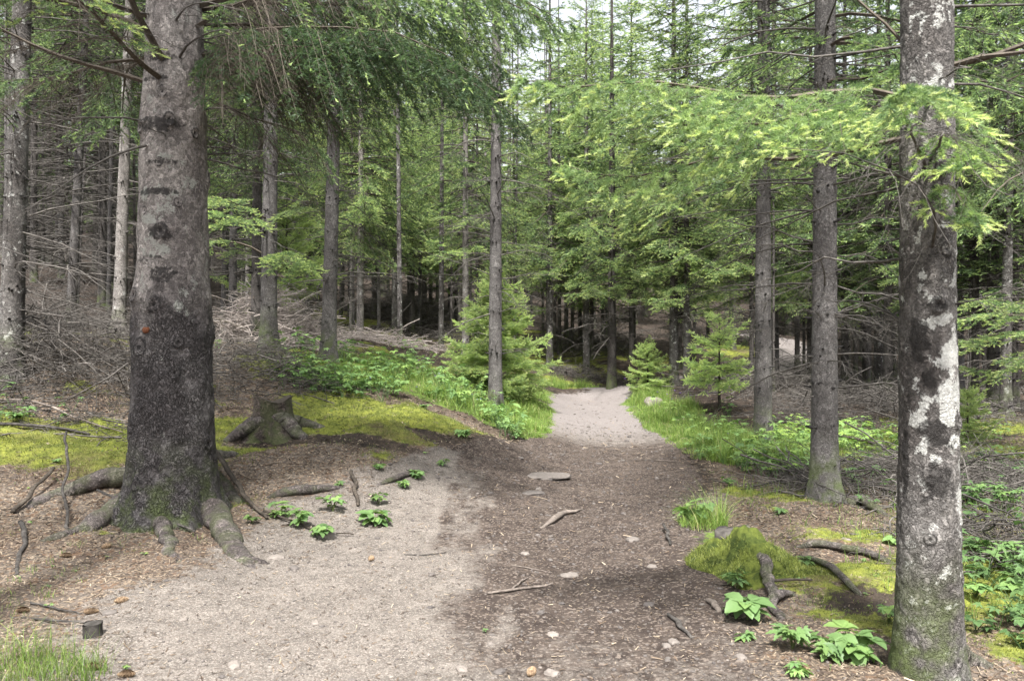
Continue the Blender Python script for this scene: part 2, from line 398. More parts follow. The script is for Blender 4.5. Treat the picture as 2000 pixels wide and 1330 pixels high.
_cp += [(-9, 7, .55), (-10, 10, 1.3), (-14, 14, 2.4), (-16, 25, 3.8), (-12, 35, 3.6), (0, 45, 2.9), (12, 45, 1.9), (22, 40, 1.8), (16, 20, .3), (24, 28, .8),
        (-26, 50, 6), (0, 60, 5.4), (28, 55, 4.4), (-45, 80, 13), (0, 85, 11.5), (45, 80, 11), (-70, 125, 26), (0, 130, 24), (70, 125, 24), (-110, 160, 34), (0, 160, 32), (110, 160, 34), (-20, 0, 1.0), (20, 0, .2)]
_cp = np.array(_cp)
def _tps_fit(P, lam):
    n = len(P)
    r2 = ((P[:, None, :2] - P[None, :, :2]) ** 2).sum(-1)
    K = 0.5 * r2 * np.log(r2 + 1e-9) + lam * np.eye(n)
    Q = np.c_[np.ones(n), P[:, :2]]
    A = np.block([[K, Q], [Q.T, np.zeros((3, 3))]])
    return np.linalg.solve(A, np.r_[P[:, 2], 0, 0, 0])
_w = _tps_fit(_cp, .3)
def h_smooth(x, y):
    x = np.asarray(x, float); y = np.asarray(y, float); sh = x.shape
    x = x.ravel(); y = y.ravel(); out = np.empty(len(x))
    n = len(_cp)
    for i in range(0, len(x), 40000):
        r2 = (x[i:i + 40000, None] - _cp[None, :, 0]) ** 2 + (y[i:i + 40000, None] - _cp[None, :, 1]) ** 2
        out[i:i + 40000] = (0.5 * r2 * np.log(r2 + 1e-9)) @ _w[:n] + _w[n] + _w[n + 1] * x[i:i + 40000] + _w[n + 2] * y[i:i + 40000]
    return out.reshape(sh)
_py = [-4, 2, 3.5, 5.4, 7.0, 8.5, 9.9, 11.4, 15, 18, 21, 22.5]
_pl = [-3.2, -2.6, -2.2, -2.0, -1.65, -1.05, -.25, .55, .78, .95, 1.1, 1.3]
_pr = [2.2, 1.2, 1.12, 1.2, 1.42, 1.98, 2.24, 2.32, 2.36, 2.5, 2.75, 3.1]
_seg = np.array([(2.0, 19.3), (2.9, 20.6), (4.4, 23.2), (6.4, 25.5), (9.3, 28.5), (11.1, 32), (12.5, 37), (12.5, 44)])
def path_sd(x, y):
    """signed distance-like value: positive on the path, negative off it"""
    a = np.minimum(x - np.interp(y, _py, _pl), np.interp(y, _py, _pr) - x)
    a = np.where(y > 19.6, -(y - 19.6) * 1.0 + np.minimum(a, .6), a)
    d = np.full(np.shape(x), 99.0)
    for p, q in zip(_seg[:-1], _seg[1:]):
        e = q - p
        t = np.clip(((x - p[0]) * e[0] + (y - p[1]) * e[1]) / (e @ e), 0, 1)
        d = np.minimum(d, np.hypot(x - p[0] - t * e[0], y - p[1] - t * e[1]))
    return np.maximum(a, 0.85 - d)
def ell(x, y, cx, cy, rx, ry): return np.exp(-(((x - cx) / rx) ** 2 + ((y - cy) / ry) ** 2) ** 1.5)
def zones(x, y):
    """what lies where: path, moss, dark soil, grass (0..1 each)"""
    sd = path_sd(x, y)
    nz = fbm(x * 1.6, y * 1.6, 3.3, 5) - .5
    soft = np.where(y < 8, 1.0, np.where(y > 17.5, .7, .25)) * np.where(x < np.interp(y, _py, _pl) + 1, 1.0, .6)
    path = sstep(-soft, soft * .6, sd + nz * soft * 1.7)
    off = 1 - path
    moss = np.zeros(np.shape(x))
    for cx, cy, rx, ry, k in ((-1.9, 9.6, 1.7, 1.15, 1.25), (-.9, 9.9, .9, .8, 1.1), (-3.3, 8.8, 1.0, .7, .85), (-5.0, 8.0, 2.0, .85, 1.0), (-4.2, 9.6, 1.2, .6, .8), (1.7, 5.2, .5, .75, .8), (2.1, 4.4, .7, .6, .75), (2.6, 5.9, .9, .8, .7), (3.1, 4.9, 1.0, 1.1, 1.1), (2.8, 3.6, .7, .7, 1.0),
                             (2.5, 7.6, .9, .6, .7), (-2.2, 6.8, .6, .35, .5), (-3.3, 5.9, .5, .4, .3), (-1.2, 8.4, .8, .35, .6), (-.5, 26, 3.0, 2.5, .9), (-4.5, 25, 2.5, 3.5, .8), (1.5, 24.8, 2.4, 1.2, 1.0), (-7, 30, 4, 4, .8), (9.5, 31.2, 1.6, 2.4, 1.1), (-5.5, 13.5, 1.4, 2.0, .7), (-2.4, 15.5, 1.6, 1.8, .6), (5.4, 12.4, 1.8, 1.6, .7), (4, 30, 3, 3, .6), (-3.0, 12.2, 1.3, 1.4, .75), (4.2, 9.6, 1.4, 1.0, .6), (6.6, 10.5, 1.6, 1.4, .7), (8, 13.5, 2, 1.5, .6), (0, 31, 4, 3, .7), (-2.5, 21, 2.5, 2, .7), (2.5, 27, 3, 2, .8), (-6, 24, 2.5, 2, .6), (1.2, 21.6, 1.6, .8, 1.0), (3.4, 22.2, 1.2, .8, .7), (1, 36, 5, 3, .6), (-8.5, 12.5, 1.5, 1.5, .5), (3.9, 6.4, 1.2, .8, .6)):
        moss = np.maximum(moss, k * ell(x, y, cx, cy, rx, ry))
    moss = np.clip((moss + (fbm(x * 2.3, y * 2.3, 9.1, 5) - .52) * 1.5 * (moss > .03)) * off, 0, 1)
    moss = sstep(.15, .95, moss)
    grass = np.zeros(np.shape(x))
    for cx, cy, rx, ry, k in ((.45, 12.2, .55, 1.7, 1.2), (.45, 14.8, .7, 1.6, 1.2), (2.85, 12.5, .8, 2.6, 1.3), (2.9, 16.5, .8, 2.5, 1.3), (3.6, 10.3, 1.2, 1.0, .9), (-.6, 12.4, 1.3, 1.3, 1.0), (-2.0, 12.6, 1.4, 1.4, .9), (4.6, 11.7, 2.0, 1.5, .9), (3.1, 19.5, .7, 2.0, 1), (.9, 18.5, .5, 2.2, .8), (1.45, 6.1, .3, .4, .7)):
        grass = np.maximum(grass, k * ell(x, y, cx, cy, rx, ry))
    grass = sstep(.2, .8, grass + nz * .5) * sstep(.6, .0, sd)
    dark = np.zeros(np.shape(x))
    xd = np.interp(y, [3, 4.5, 5.4, 7, 8.5, 10, 12], [-.05, -.22, -.1, -.25, -.4, -.5, .4])
    band = sstep(-.45, .38, x - xd + nz * 1.0 + (fbm(x * 5.5, y * 1.1, 2.7, 4) - .5) * 1.1) * np.interp(y, [2.5, 3.6, 4.6, 6, 10.4, 12.2, 14], [.30, .45, .75, 1.0, 1.0, .25, .05])
    dark = np.clip(band * (.6 + 1.0 * fbm(x * 4.2, y * 1.2, 5.5, 5)) * sstep(-.5, .1, sd), 0, 1)
    for cx, cy, rx, ry, k in ((-2.55, 8.65, .55, .14, 1.2), (-1.6, 8.7, .7, .16, 1.0), (-.75, 9.25, .6, .2, 1.1), (-.1, 9.9, .4, .25, 1.1), (2.95, 4.1, .35, .3, .9), (2.15, 4.55, .4, .2, 1.0), (1.35, 5.0, .16, .5, .9)):
        dark = np.maximum(dark, np.clip(k * ell(x, y, cx, cy, rx, ry) + nz * .8 * (ell(x, y, cx, cy, rx * 1.5, ry * 1.6) > .1), 0, 1))
    return path, moss * (1 - .75 * np.clip(dark * (y < 11) * (y > 8), 0, 1)), dark, grass
def H(x, y):
    x = np.asarray(x, float); y = np.asarray(y, float)
    sd = path_sd(x, y)
    off = sstep(.1, -.5, sd)
    h = h_smooth(x, y)
    far = np.clip(np.asarray(y) / 14, .4, 3)
    h = h + off * ((fbm(x * .8, y * .8, 1.0, 3) - .5) * .16 * far + (fbm(x * 3.1, y * 3.1, 2.0, 4) - .5) * .11)
    h = h + (1 - off) * ((fbm(x * 1.6, y * 1.6, 6.0, 3) - .5) * .05 + (fbm(x * 7, y * 7, 7.0, 3) - .5) * .018)
    h = h - .05 * sstep(-.1, .6, sd) * sstep(1.5, 6, y)
    # wheel rut and the lip of the mossy bank
    h = h - .035 * np.exp(-((x - np.interp(y, [4, 7, 9], [.25, .55, .9])) / .13) ** 2) * sstep(3.5, 5.5, y) * sstep(9.5, 8, y)
    h = h + .10 * ell(x, y, -1.7, 9.5, 1.7, .75) + .07 * ell(x, y, -.6, 9.9, .8, .5)
    return h
_ys = np.geomspace(2.2, 75, 900)
def hit(u, v):
    """ground point that the photograph shows at pixel (u, v)"""
    x = px(u, _ys); z = pz(v, _ys)
    below = np.nonzero(z < H(x, _ys))[0]
    i = below[0] if len(below) else len(_ys) - 1
    return np.array([x[i], _ys[i], float(H(x[i], _ys[i]))])
def gz(x, y): return float(H(np.array([x]), np.array([y]))[0])

# ------------------------------------------------------------------ ground and path meshes: one grid, its faces split between the two
def build_ground():
    ys = np.concatenate([np.linspace(-4, 2.0, 40)[:-1], np.geomspace(2.0, 160, 620)])
    s = np.linspace(-1, 1, 720)
    cx = 0.62 * s + 0.75 * s ** 3
    X = cx[None, :] * (ys[:, None] + 5.2); Y = np.repeat(ys[:, None], 720, 1)
    Z = H(X, Y)
    path, moss, dark, grass = zones(X, Y)
    Z = Z + moss * sstep(22, 8, Y) * (fbm(X * 9, Y * 9, 4.0, 4) - .35) * .07
    V = np.stack([X, Y, Z], -1).reshape(-1, 3)
    r, c = len(ys), 720
    i = (np.arange(r - 1)[:, None] * c + np.arange(c - 1)[None, :]).ravel()
    q = np.stack([i, i + 1, i + c + 1, i + c], -1)
    pm = path.ravel()[q].mean(1) > .5
    for name, sel, mat in (("path", pm, MAT_GROUND), ("ground", ~pm, MAT_GROUND)):
        used = np.unique(q[sel]); remap = np.full(len(V), -1, np.int32); remap[used] = np.arange(len(used))
        g = Geo(); g.add(V[used], q=remap[q[sel]])
        me = g.mesh(name, mat)
        for an, arr in (("path", path), ("moss", moss), ("dark", dark), ("grass", grass)):
            me.attributes.new(an, 'FLOAT', 'POINT').data.foreach_set("value", arr.ravel()[used].astype(np.float32))
        tag(link(name, me), kind='structure')

def make_ground_mat():
    m = Mat("forest_floor")
    P = m.n("ShaderNodeNewGeometry").outputs["Position"]
    n_big = m.noise(P, 1.1, 5, .6); n_mid = m.noise(P, 7, 6, .65); n_fine = m.noise(P, 48, 5, .7)
    cell = m.n("ShaderNodeSeparateColor", None, Color=m.voro(m.vmul(P, (1, 1, .4)), 75, 'F1', "Color")).outputs[0]
    cell2 = m.n("ShaderNodeSeparateColor", None, Color=m.voro(m.vadd(P, (3.3, 1.7, 0)), 38, 'F1', "Color")).outputs[1]
    cell3 = m.n("ShaderNodeSeparateColor", None, Color=m.voro(P, 160, 'F1', "Color")).outputs[0]
    litter = m.mix(m.step(n_mid, .35, .65), (0.075, 0.061, 0.05), (0.14, 0.116, 0.095))
    litter = m.mix(m.step(n_big, .42, .66), litter, (0.075, 0.055, 0.043))
    litter = m.mix(m.step(cell, .72, .86), litter, (0.23, 0.178, 0.128))
    litter = m.mix(m.step(cell2, .80, .9), litter, (0.115, 0.075, 0.05))
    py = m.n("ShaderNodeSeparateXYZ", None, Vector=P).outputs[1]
    shaded_duff = m.mix(m.step(n_mid, .35, .7), (0.022, 0.017, 0.014), (0.062, 0.047, 0.037))
    litter = m.mix(m.step(m.math('ADD', py, m.math('MULTIPLY', n_big, 6.0)), 12.5, 17.0), litter, shaded_duff)  # dark duff farther back, with the stand's shade painted into its colour
    gravel = m.mix(m.step(n_mid, .3, .7), (0.094, 0.083, 0.073), (0.158, 0.139, 0.122))
    gravel = m.mix(m.step(cell3, .70, .9), gravel, (0.225, 0.20, 0.175))
    gravel = m.mix(m.step(cell3, .22, .08), gravel, (0.10, 0.08, 0.068))
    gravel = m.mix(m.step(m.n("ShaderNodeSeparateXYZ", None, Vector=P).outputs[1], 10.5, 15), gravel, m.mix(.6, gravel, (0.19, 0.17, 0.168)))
    damp = m.mix(m.step(n_mid, .3, .7), (0.028, 0.021, 0.018), (0.068, 0.053, 0.044))
    damp = m.mix(m.step(cell, .74, .88), damp, (0.135, 0.11, 0.092))
    soil = m.mix(m.step(n_mid, .3, .7), (0.022, 0.018, 0.015), (0.055, 0.042, 0.032))
    mossc = m.mix(m.step(n_mid, .32, .7), (0.08, 0.095, 0.02), (0.19, 0.205, 0.038))
    mossc = m.mix(m.step(n_big, .5, .7), mossc, (0.105, 0.085, 0.042))
    turf = m.mix(m.step(n_mid, .3, .7), (0.05, 0.075, 0.02), (0.11, 0.16, 0.03))
    wob = m.math('MULTIPLY', m.math('SUBTRACT', m.noise(P, 11, 7, .75), .5), 1.9)
    def w(name, k=1.0): return m.step(m.math('ADD', m.attr(name), m.math('MULTIPLY', wob, k)), .36, .64)
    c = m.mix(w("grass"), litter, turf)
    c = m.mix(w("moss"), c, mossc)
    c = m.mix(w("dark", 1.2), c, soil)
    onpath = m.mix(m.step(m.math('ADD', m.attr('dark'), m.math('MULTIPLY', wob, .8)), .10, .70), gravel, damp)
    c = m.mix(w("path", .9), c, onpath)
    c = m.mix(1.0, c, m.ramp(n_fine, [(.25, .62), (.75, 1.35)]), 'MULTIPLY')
    h = m.math('ADD', m.math('MULTIPLY', n_fine, .7), m.math('MULTIPLY', cell, .5))
    return m.done(m.principled(c, 0.92, m.bump(h, .8, .012), .15))
MAT_GROUND = make_ground_mat()
build_ground()
# ------------------------------------------------------------------ spruce building blocks
LOD = {  # needles per shoot, needle length, needle width, spacing of side twigs, spacing of shoots, tube sides
 'near': (26, .021, .0034, .085, .050, 4),
 'mid': (11, .030, .0075, .15, .085, 3),
 'far': (9, .042, .0115, .24, .12, 3),
}
def needles(g, rng, O, D, ln, new, lod, m=1, old=1.0):
    nn, nl, nw = LOD[lod][:3]
    S = len(O)
    if S == 0: return
    D = unit(D)
    side = unit(np.cross(D, np.array([0, 0, 1.0])) + 1e-6)
    up = np.cross(side, D)
    s = (np.arange(nn)[None, :] + rng.random((S, nn))) / nn
    ph = rng.normal(0, 1.0, (S, nn)) * .9 + np.where(rng.random((S, nn)) < .5, .35, math.pi - .35)
    rad = np.cos(ph)[..., None] * side[:, None] + np.sin(ph)[..., None] * up[:, None]
    fw = np.where(new, 1.25, .5)[:, None, None]
    nd = unit(fw * D[:, None] + rad * .8 + rng.normal(0, .1, (S, nn, 3)))
    base = O[:, None] + D[:, None] * (ln[:, None] * s)[..., None]
    L = nl * rng.uniform(.75, 1.2, (S, nn)) * np.where(new, .85, 1.0)[:, None]
    tip = base + nd * L[..., None]
    wv = unit(np.cross(nd, D[:, None] + rng.normal(0, .6, (S, nn, 3)))) * (nw * .5)
    base = base - nd * .004
    V = np.stack([base - wv, base + wv, tip + wv * .35, tip - wv * .35], 2).reshape(-1, 3) if lod == 'near' else np.stack([base - wv, base + wv, tip], 2).reshape(-1, 3)
    k = 4 if lod == 'near' else 3
    tint = np.where(new, rng.uniform(.8, 1.0, S) if lod == 'near' else rng.uniform(.66, .92, S), rng.uniform(.0, .6, S) * old)  # old scales the needle tint; low values paint shade into limbs
    a = np.repeat(np.repeat(tint[:, None], nn, 1).ravel(), k)
    F = np.arange(S * nn * k).reshape(-1, k)
    if k == 4: g.add(V, q=F, m=m, a=a)
    else: g.add(V, t=F, m=m, a=a)

def bough(rng, L, lod, hang=.35, newf=.4, up=.12, droop=.35, bare=.2, width=.36, dead=0.0, thick=1.0, fine=1.0, axis=None, bare_to=0.0, old=1.0):
    """one branch along +X: an arching limb, side twigs on both sides, needle shoots, pale new tips"""
    g = Geo()
    _, _, _, sp_t, sp_s, sides = LOD[lod]
    sp_t, sp_s = sp_t / fine, sp_s / fine
    nA = 10
    t = np.linspace(0, 1, nA)
    w1, w2 = rng.normal(0, .04, 2)
    ax = np.stack([L * t * .97, L * (w1 * np.sin(t * 4) + w2 * t * t), L * (up * t - droop * t ** 2 + .12 * t ** 4 + .018 * np.sin(t * rng.uniform(7, 12) + rng.random() * 6))], -1)
    if axis is not None:
        q_ = spline([(a_, 0, b_) for a_, b_ in axis], nA); ax[:, 0] = L * q_[:, 0]; ax[:, 2] = L * q_[:, 2]
    g.add(*tubes(ax, (.010 * L ** .8 * (1 - t) + .0025) * thick, max(sides, 4)), m=0, a=rng.uniform(.3, .6))
    def at(tt):
        return np.stack([np.interp(tt, t, ax[:, k]) for k in range(3)], -1)
    ts = np.arange(bare, .99, sp_t / L)
    O, D, LN, NW, secs, secr = [], [], [], [], [], []
    for sgn in (-1, 1):
        for tt in ts:
            tt = min(.995, tt + rng.uniform(-.4, .4) * sp_t / L)
            if tt < .05: continue
            ls = L * width * ((1 - tt) ** .8 * .95 + .1) * min(1, (tt - bare + .3) / .45) * rng.uniform(.7, 1.15)
            ls = max(ls, .07)
            T = unit(at(min(tt + .03, 1)) - at(max(tt - .03, 0)))
            a = math.radians(rng.uniform(42, 66) * (1 - .35 * tt))
            d = math.cos(a) * T + math.sin(a) * np.array([0, sgn, 0]) + np.array([0, 0, rng.uniform(-.24, .24) if lod != 'near' else rng.uniform(-.24, .18)])
            d = unit(d)
            n = 5
            s = np.linspace(0, 1, n)[:, None]
            P = at(tt) + d * s * ls + np.array([0, 0, -1.0]) * (hang * ls * s ** 1.7) + rng.normal(0, .012, (n, 3)) * s
            secs.append(P); secr.append(np.linspace(.0042, .0012, n) * (.6 + ls) * thick)
            bare_twig = rng.random() < (dead if tt > bare_to else .8)
            k = max(2, int(ls / sp_s))
            q = (np.arange(k) + rng.random(k)) / k * .92 + .08
            q = np.repeat(q, 2)
            sg = np.tile([-1, 1], k)
            dirs = unit(P[-1] - P[0])
            sidev = unit(np.cross(dirs, [0, 0, 1.0]))
            b = np.radians(rng.uniform(30, 58, 2 * k))
            dd = np.cos(b)[:, None] * dirs + (np.sin(b) * sg)[:, None] * sidev + np.stack([np.zeros(2 * k), np.zeros(2 * k), rng.normal(-.25 * hang - .05, .18, 2 * k)], -1)
            o = np.stack([np.interp(q, s[:, 0], P[:, j]) for j in range(3)], -1)
            ll = (.035 + .16 * ls * (1 - .6 * q)) * rng.uniform(.7, 1.2, 2 * k)
            if bare_twig:                # a dry twig: side twiglets without needles
                tw = o[:, None] + unit(dd)[:, None] * (np.clip(ll, .03, .2)[:, None] * np.linspace(0, 1.6, 3)[None])[..., None]
                tw[:, 2, 2] -= .2 * ll
                g.add(*tubes(tw, np.tile([.0016, .0012, .0007], (2 * k, 1)) * thick ** .5, 3), m=0, a=.5)
                continue
            O.append(o); D.append(dd); LN.append(np.clip(ll, .03, .16)); NW.append(rng.random(2 * k) < newf * (.1 + 1.1 * q ** 2))
            # the twig's own end
            for j in range(n - 1):
                e = P[j + 1] - P[j]
                O.append(P[j][None]); D.append(e[None]); LN.append(np.array([np.linalg.norm(e)])); NW.append(np.array([j == n - 2 and rng.random() < newf + .4]))
    g.add(*tubes(np.array(secs), np.array(secr), sides), m=0, a=.45)
    for j in range(5, nA - 1):
        e = ax[j + 1] - ax[j]
        O.append(ax[j][None]); D.append(e[None]); LN.append(np.array([np.linalg.norm(e)])); NW.append(np.array([j == nA - 2]))
    if O:
        O, D, LN, NW = np.concatenate(O), np.concatenate(D), np.concatenate(LN), np.concatenate(NW)
        D = unit(D)
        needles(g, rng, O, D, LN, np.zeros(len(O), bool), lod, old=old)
        i = NW
        nl = rng.uniform(.03, .06, i.sum()) * (1.4 if lod == 'far' else 1.0)
        needles(g, rng, (O + D * LN[:, None])[i], unit(D[i] + np.array([0, 0, .25])), nl, np.ones(i.sum(), bool), lod)
    return g.flat()

def lib(seed, lod, L, n, **kw):
    r = np.random.default_rng(seed)
    return (L, [bough(r, L, lod, **kw) for _ in range(n)])
def crown(rng, z0, z1, prof, libs, gap=.38, per=5, pitch=(-.25, .5), lean=0.0, side=None, keep=1.0):
    """whorls of branches from z0 to z1; prof(f) gives their length, side(az, z) may thin them out"""
    g = Geo()
    z = z0
    az0 = rng.random() * 6.28
    while z < z1 - .15:
        f = (z - z0) / (z1 - z0)
        L = prof(f)
        for k in range(per):
            az = az0 + k * 6.283 / per + rng.normal(0, .25)
            zz = z + rng.normal(0, gap * .3)
            if rng.random() > keep or (side and rng.random() > side(az, zz)): continue
            l = L * rng.uniform(.7, 1.12)
            best = min(libs, key=lambda b: abs(b[0] - l))
            fl = best[1][rng.integers(len(best[1]))]
            p = pitch[0] + (pitch[1] - pitch[0]) * f + rng.normal(0, .08)
            R = rot_z(az) @ rot_y(-p) @ rot_x(rng.normal(0, .25))
            g.put(fl, R, np.array([lean * zz, 0, zz]), l / best[0])
        z += gap * rng.uniform(.8, 1.2)
        az0 += 1.1
    return g

def dead_twigs(rng, z0, z1, n, L, lean=0.0, r=.1, subs=9, droop=.25, thick=1.0):
    """bare dry branches with side twigs round a trunk"""
    g = Geo()
    k = 7
    z = rng.uniform(z0, z1, n); z = np.round(z / .33) * .33 + rng.normal(0, .05, n)
    az = rng.random(n) * 6.283
    l = L * rng.uniform(.3, 1.1, n)
    t = np.linspace(0, 1, k)
    el = rng.normal(.10, .16, n)
    bend = rng.normal(0, .22, n)
    a2 = az[:, None] + bend[:, None] * t[None] ** 1.5
    rr = r * .7 + l[:, None] * t[None]
    P = np.stack([np.cos(a2) * rr + lean * z[:, None], np.sin(a2) * rr, z[:, None] + l[:, None] * (np.tan(el)[:, None] * t - droop * rng.uniform(.2, 1.6, (n, 1)) * t ** 2) + rng.normal(0, .012, (n, k))], -1)
    R = (.0035 + .006 * l)[:, None] * (1 - .85 * t[None]) * thick
    g.add(*tubes(P, R, 4), a=np.repeat(rng.uniform(.25, .75, n), k * 4))
    def side(P, l, m, f, rad, kk):
        n = len(P); T = P.shape[1]
        i = np.repeat(np.arange(n), m)
        q = rng.uniform(.12, .98, len(i))
        fi = q * (T - 1); lo = np.minimum(fi.astype(int), T - 2); w = (fi - lo)[:, None]
        o = P[i, lo] * (1 - w) + P[i, lo + 1] * w
        d0 = unit(P[i, lo + 1] - P[i, lo])
        sd = unit(np.cross(d0, rng.normal(0, .35, (len(i), 3)) + np.array([0, 0, 1.0]))) * np.where(rng.random(len(i)) < .5, -1, 1)[:, None]
        d = unit(d0 * rng.uniform(.4, 1.1, (len(i), 1)) + sd + np.array([0, 0, -.25]) + rng.normal(0, .2, (len(i), 3)))
        ln = f * l[i] * (1.05 - q) * rng.uniform(.4, 1.3, len(i)) + .05
        s = np.linspace(0, 1, kk)
        Q = o[:, None] + d[:, None] * (ln[:, None] * s)[..., None]
        Q[..., 2] -= (ln * rng.uniform(0, .5, len(i)))[:, None] * s ** 2
        Q += rng.normal(0, .012, Q.shape) * s[None, :, None]
        g.add(*tubes(Q, rad * (.5 + ln)[:, None] * (1 - .7 * s)[None], 3), a=np.repeat(rng.uniform(.3, .8, len(i)), kk * 3))
        return Q, ln
    Q, ln = side(P, l, subs, .42, .0030 * thick, 4)
    side(Q, ln, 3, .5, .0022 * thick, 3)
    return g

def trunk(rng, Ht, r0, sides=12, rows=40, lean=0.0, flare=.5, fh=.28, zfine=None, whorl=.36, stubs=5, rough=.04, knots=(), blots=(), tilt_y=0.0, scars=True, rprof=None, lobes=()):
    """tapering stem with a flared foot, swollen branch whorls, knots and short broken stubs"""
    zf = zfine or Ht
    n1 = int(rows * .85)
    z = np.concatenate([np.linspace(-.25, zf, n1), np.linspace(zf, Ht, rows - n1 + 1)[1:]]) if zf < Ht else np.linspace(-.25, Ht, rows)
    th = np.arange(sides) * 2 * math.pi / sides
    Z, TH = np.meshgrid(z, th, indexing='ij')
    r = rprof(Z) if rprof else r0 * np.clip(1 - Z / (Ht * 1.02), .02, 1) ** .75
    p1, p2 = rng.random(2) * 6.28
    lob = 1 + .45 * np.cos(3 * TH + p1) + .35 * np.cos(5 * TH + p2)
    r = r + r0 * flare * np.exp(-np.maximum(Z, -.1) / fh) * lob * .6
    for (lt, la, lw, lh) in lobes:
        r = r + la * np.exp(-(((TH - lt + math.pi) % (2 * math.pi) - math.pi) / lw) ** 2) * np.exp(-np.maximum(Z + .1, 0) / lh)
    x, y = np.cos(TH), np.sin(TH)
    sd = rng.random() * 50
    nz = fbm(x * r0 * 9 + sd, y * r0 * 9, Z * 5.5, 4) - .5
    nf = fbm(x * r0 * 42 + sd, y * r0 * 42, Z * 30, 3) - .5
    r = r * (1 + nz * rough * 2.2) + nf * rough * .16
    wz = np.arange(.3, Ht, whorl) + rng.normal(0, .05, len(np.arange(.3, Ht, whorl)))
    tint = np.zeros_like(Z); mask = np.zeros_like(Z)
    if scars:
        dz = np.abs(Z[..., None] - wz).min(-1) if sides * rows < 6000 else None
        if dz is None:
            dz = np.full(Z.shape, 9.0)
            for w in wz: dz = np.minimum(dz, np.abs(Z - w + .02 * np.sin(TH * 3 + w * 9)))
        b = np.exp(-(dz / .036) ** 2)
        r = r + .05 * r0 * b
        tint = .62 * b
    for (kth, kz, ks, amp) in knots:
        dth = (TH - kth + math.pi) % (2 * math.pi) - math.pi
        d2 = (dth * r0) ** 2 + ((Z - kz) * .9) ** 2
        d2 = d2 * (.55 + .9 * fbm(TH * 4 + kz * 7, Z * 9, kth, 3)); d = np.sqrt(d2)
        r = r + amp * (np.exp(-d2 / ks ** 2) + .35 * np.exp(-((d - ks * .75) / (ks * .16)) ** 2) - 1.15 * np.exp(-d2 / (ks * .3) ** 2))
        tint = np.maximum(tint, 1.1 * np.exp(-d2 / (ks * .28) ** 2)); tint = np.maximum(tint, .75 * np.exp(-((d - ks * .8) / (ks * .25)) ** 2))
    for (bth, bz, bs, bh, mv, tv) in blots:
        dth = (TH - bth + math.pi) % (2 * math.pi) - math.pi
        d = np.exp(-(((dth * r0) / bs) ** 2 + ((Z - bz) / bh) ** 2) ** 1.5)
        mask = mask + mv * d; tint = np.maximum(tint, tv * d)
    V = np.stack([x * r + lean * np.maximum(Z, 0), y * r + tilt_y * Z, Z], -1).reshape(-1, 3)
    i = (np.arange(len(z) - 1)[:, None] * sides); j = np.arange(sides)[None]; j2 = (j + 1) % sides
    q = np.stack([i + j, i + j2, i + sides + j2, i + sides + j], -1).reshape(-1, 4)
    g = Geo()
    g.add(V, q=q, a=tint.ravel(), b=mask.ravel())
    if stubs:
        m = len(wz) * stubs
        sz = np.repeat(wz, stubs) + rng.normal(0, .03, m); a = rng.random(m) * 6.28
        keep = (sz < min(Ht * .9, 9)); sz, a = sz[keep], a[keep]; m = len(sz)
        ln = rng.uniform(.02, .085, m); rs = r0 * np.clip(1 - sz / (Ht * 1.02), .02, 1) ** .75 if not rprof else rprof(sz)
        k = np.array([-.02, .3, 1.0])
        rr = rs[:, None] + k[None] * ln[:, None]
        P = np.stack([np.cos(a)[:, None] * rr + lean * sz[:, None], np.sin(a)[:, None] * rr, sz[:, None] + ln[:, None] * k[None] * .15], -1)
        g.add(*tubes(P, np.stack([np.full(m, .017), np.full(m, .012), np.full(m, .004)], -1) * rng.uniform(.6, 1.3, (m, 1)), 5), a=.8)
    return g
# ------------------------------------------------------------------ the trees
FAR = [lib(11, 'far', 2.0, 3, hang=.4, droop=.35, newf=.8, fine=1.15), lib(12, 'far', 1.0, 2, hang=.3, droop=.25, newf=.8, fine=1.15)]
MID = [lib(21, 'mid', 2.2, 4, hang=.5, droop=.38, newf=.75, bare=.22), lib(22, 'mid', 1.2, 3, hang=.4, droop=.25, newf=.75)]
BARKS = {'plain': BARK, 'dark': BARK_DARK, 'lichen': BARK_LICHEN, 'pale': BARK_PALE}
def prof_of(Lm):
    return lambda f: Lm * (0.25 + .75 * min(1, (1 - f) / .75)) * min(1.0, .65 + f * 3) if f < .9 else Lm * .3
CROWNS = {}
def shared_crown(kind, k):
    """a far tree's crown: a handful of different meshes, each used several times"""
    key = (kind, k)
    if key not in CROWNS:
        r = np.random.default_rng(300 + k + {"high": 50, "mid": 0, "lush": 90}[kind])
        z0 = 6.0 if kind == 'high' else r.uniform(1.9, 3.2) if kind == 'mid' else r.uniform(2.0, 3.6)
        z1 = r.uniform(11, 13.5) if kind != 'high' else r.uniform(13, 16)
        side = (lambda az, z: np.clip((z - z0) / 2.0 + .5, 0, 1))
        CROWNS[key] = crown(r, z0, z1, prof_of({'mid': r.uniform(1.6, 2.0), 'high': 2.3, 'lush': r.uniform(2.0, 2.4)}[kind]), FAR, .42 if kind == 'mid' else .34, 6 if kind == 'lush' else 5, (-.3, .45), side=side, keep=.9).mesh("crown", [BRANCH, NEED_SUN if kind == 'lush' else NEED], False)
        CROWNS[key]["top"] = z1
    return CROWNS[key]
DEADM = {}
def shared_dead(kind, k):
    key = (kind, k)
    if key not in DEADM:
        r = np.random.default_rng(500 + k + (50 if kind == 'high' else 0))
        DEADM[key] = dead_twigs(r, 1.0, 7.5 if kind == 'high' else 5.0, 150 if kind == 'high' else 60, 1.5, r=.08, subs=8, thick=1.5).mesh("dead_branches", TWIG)
    return DEADM[key]

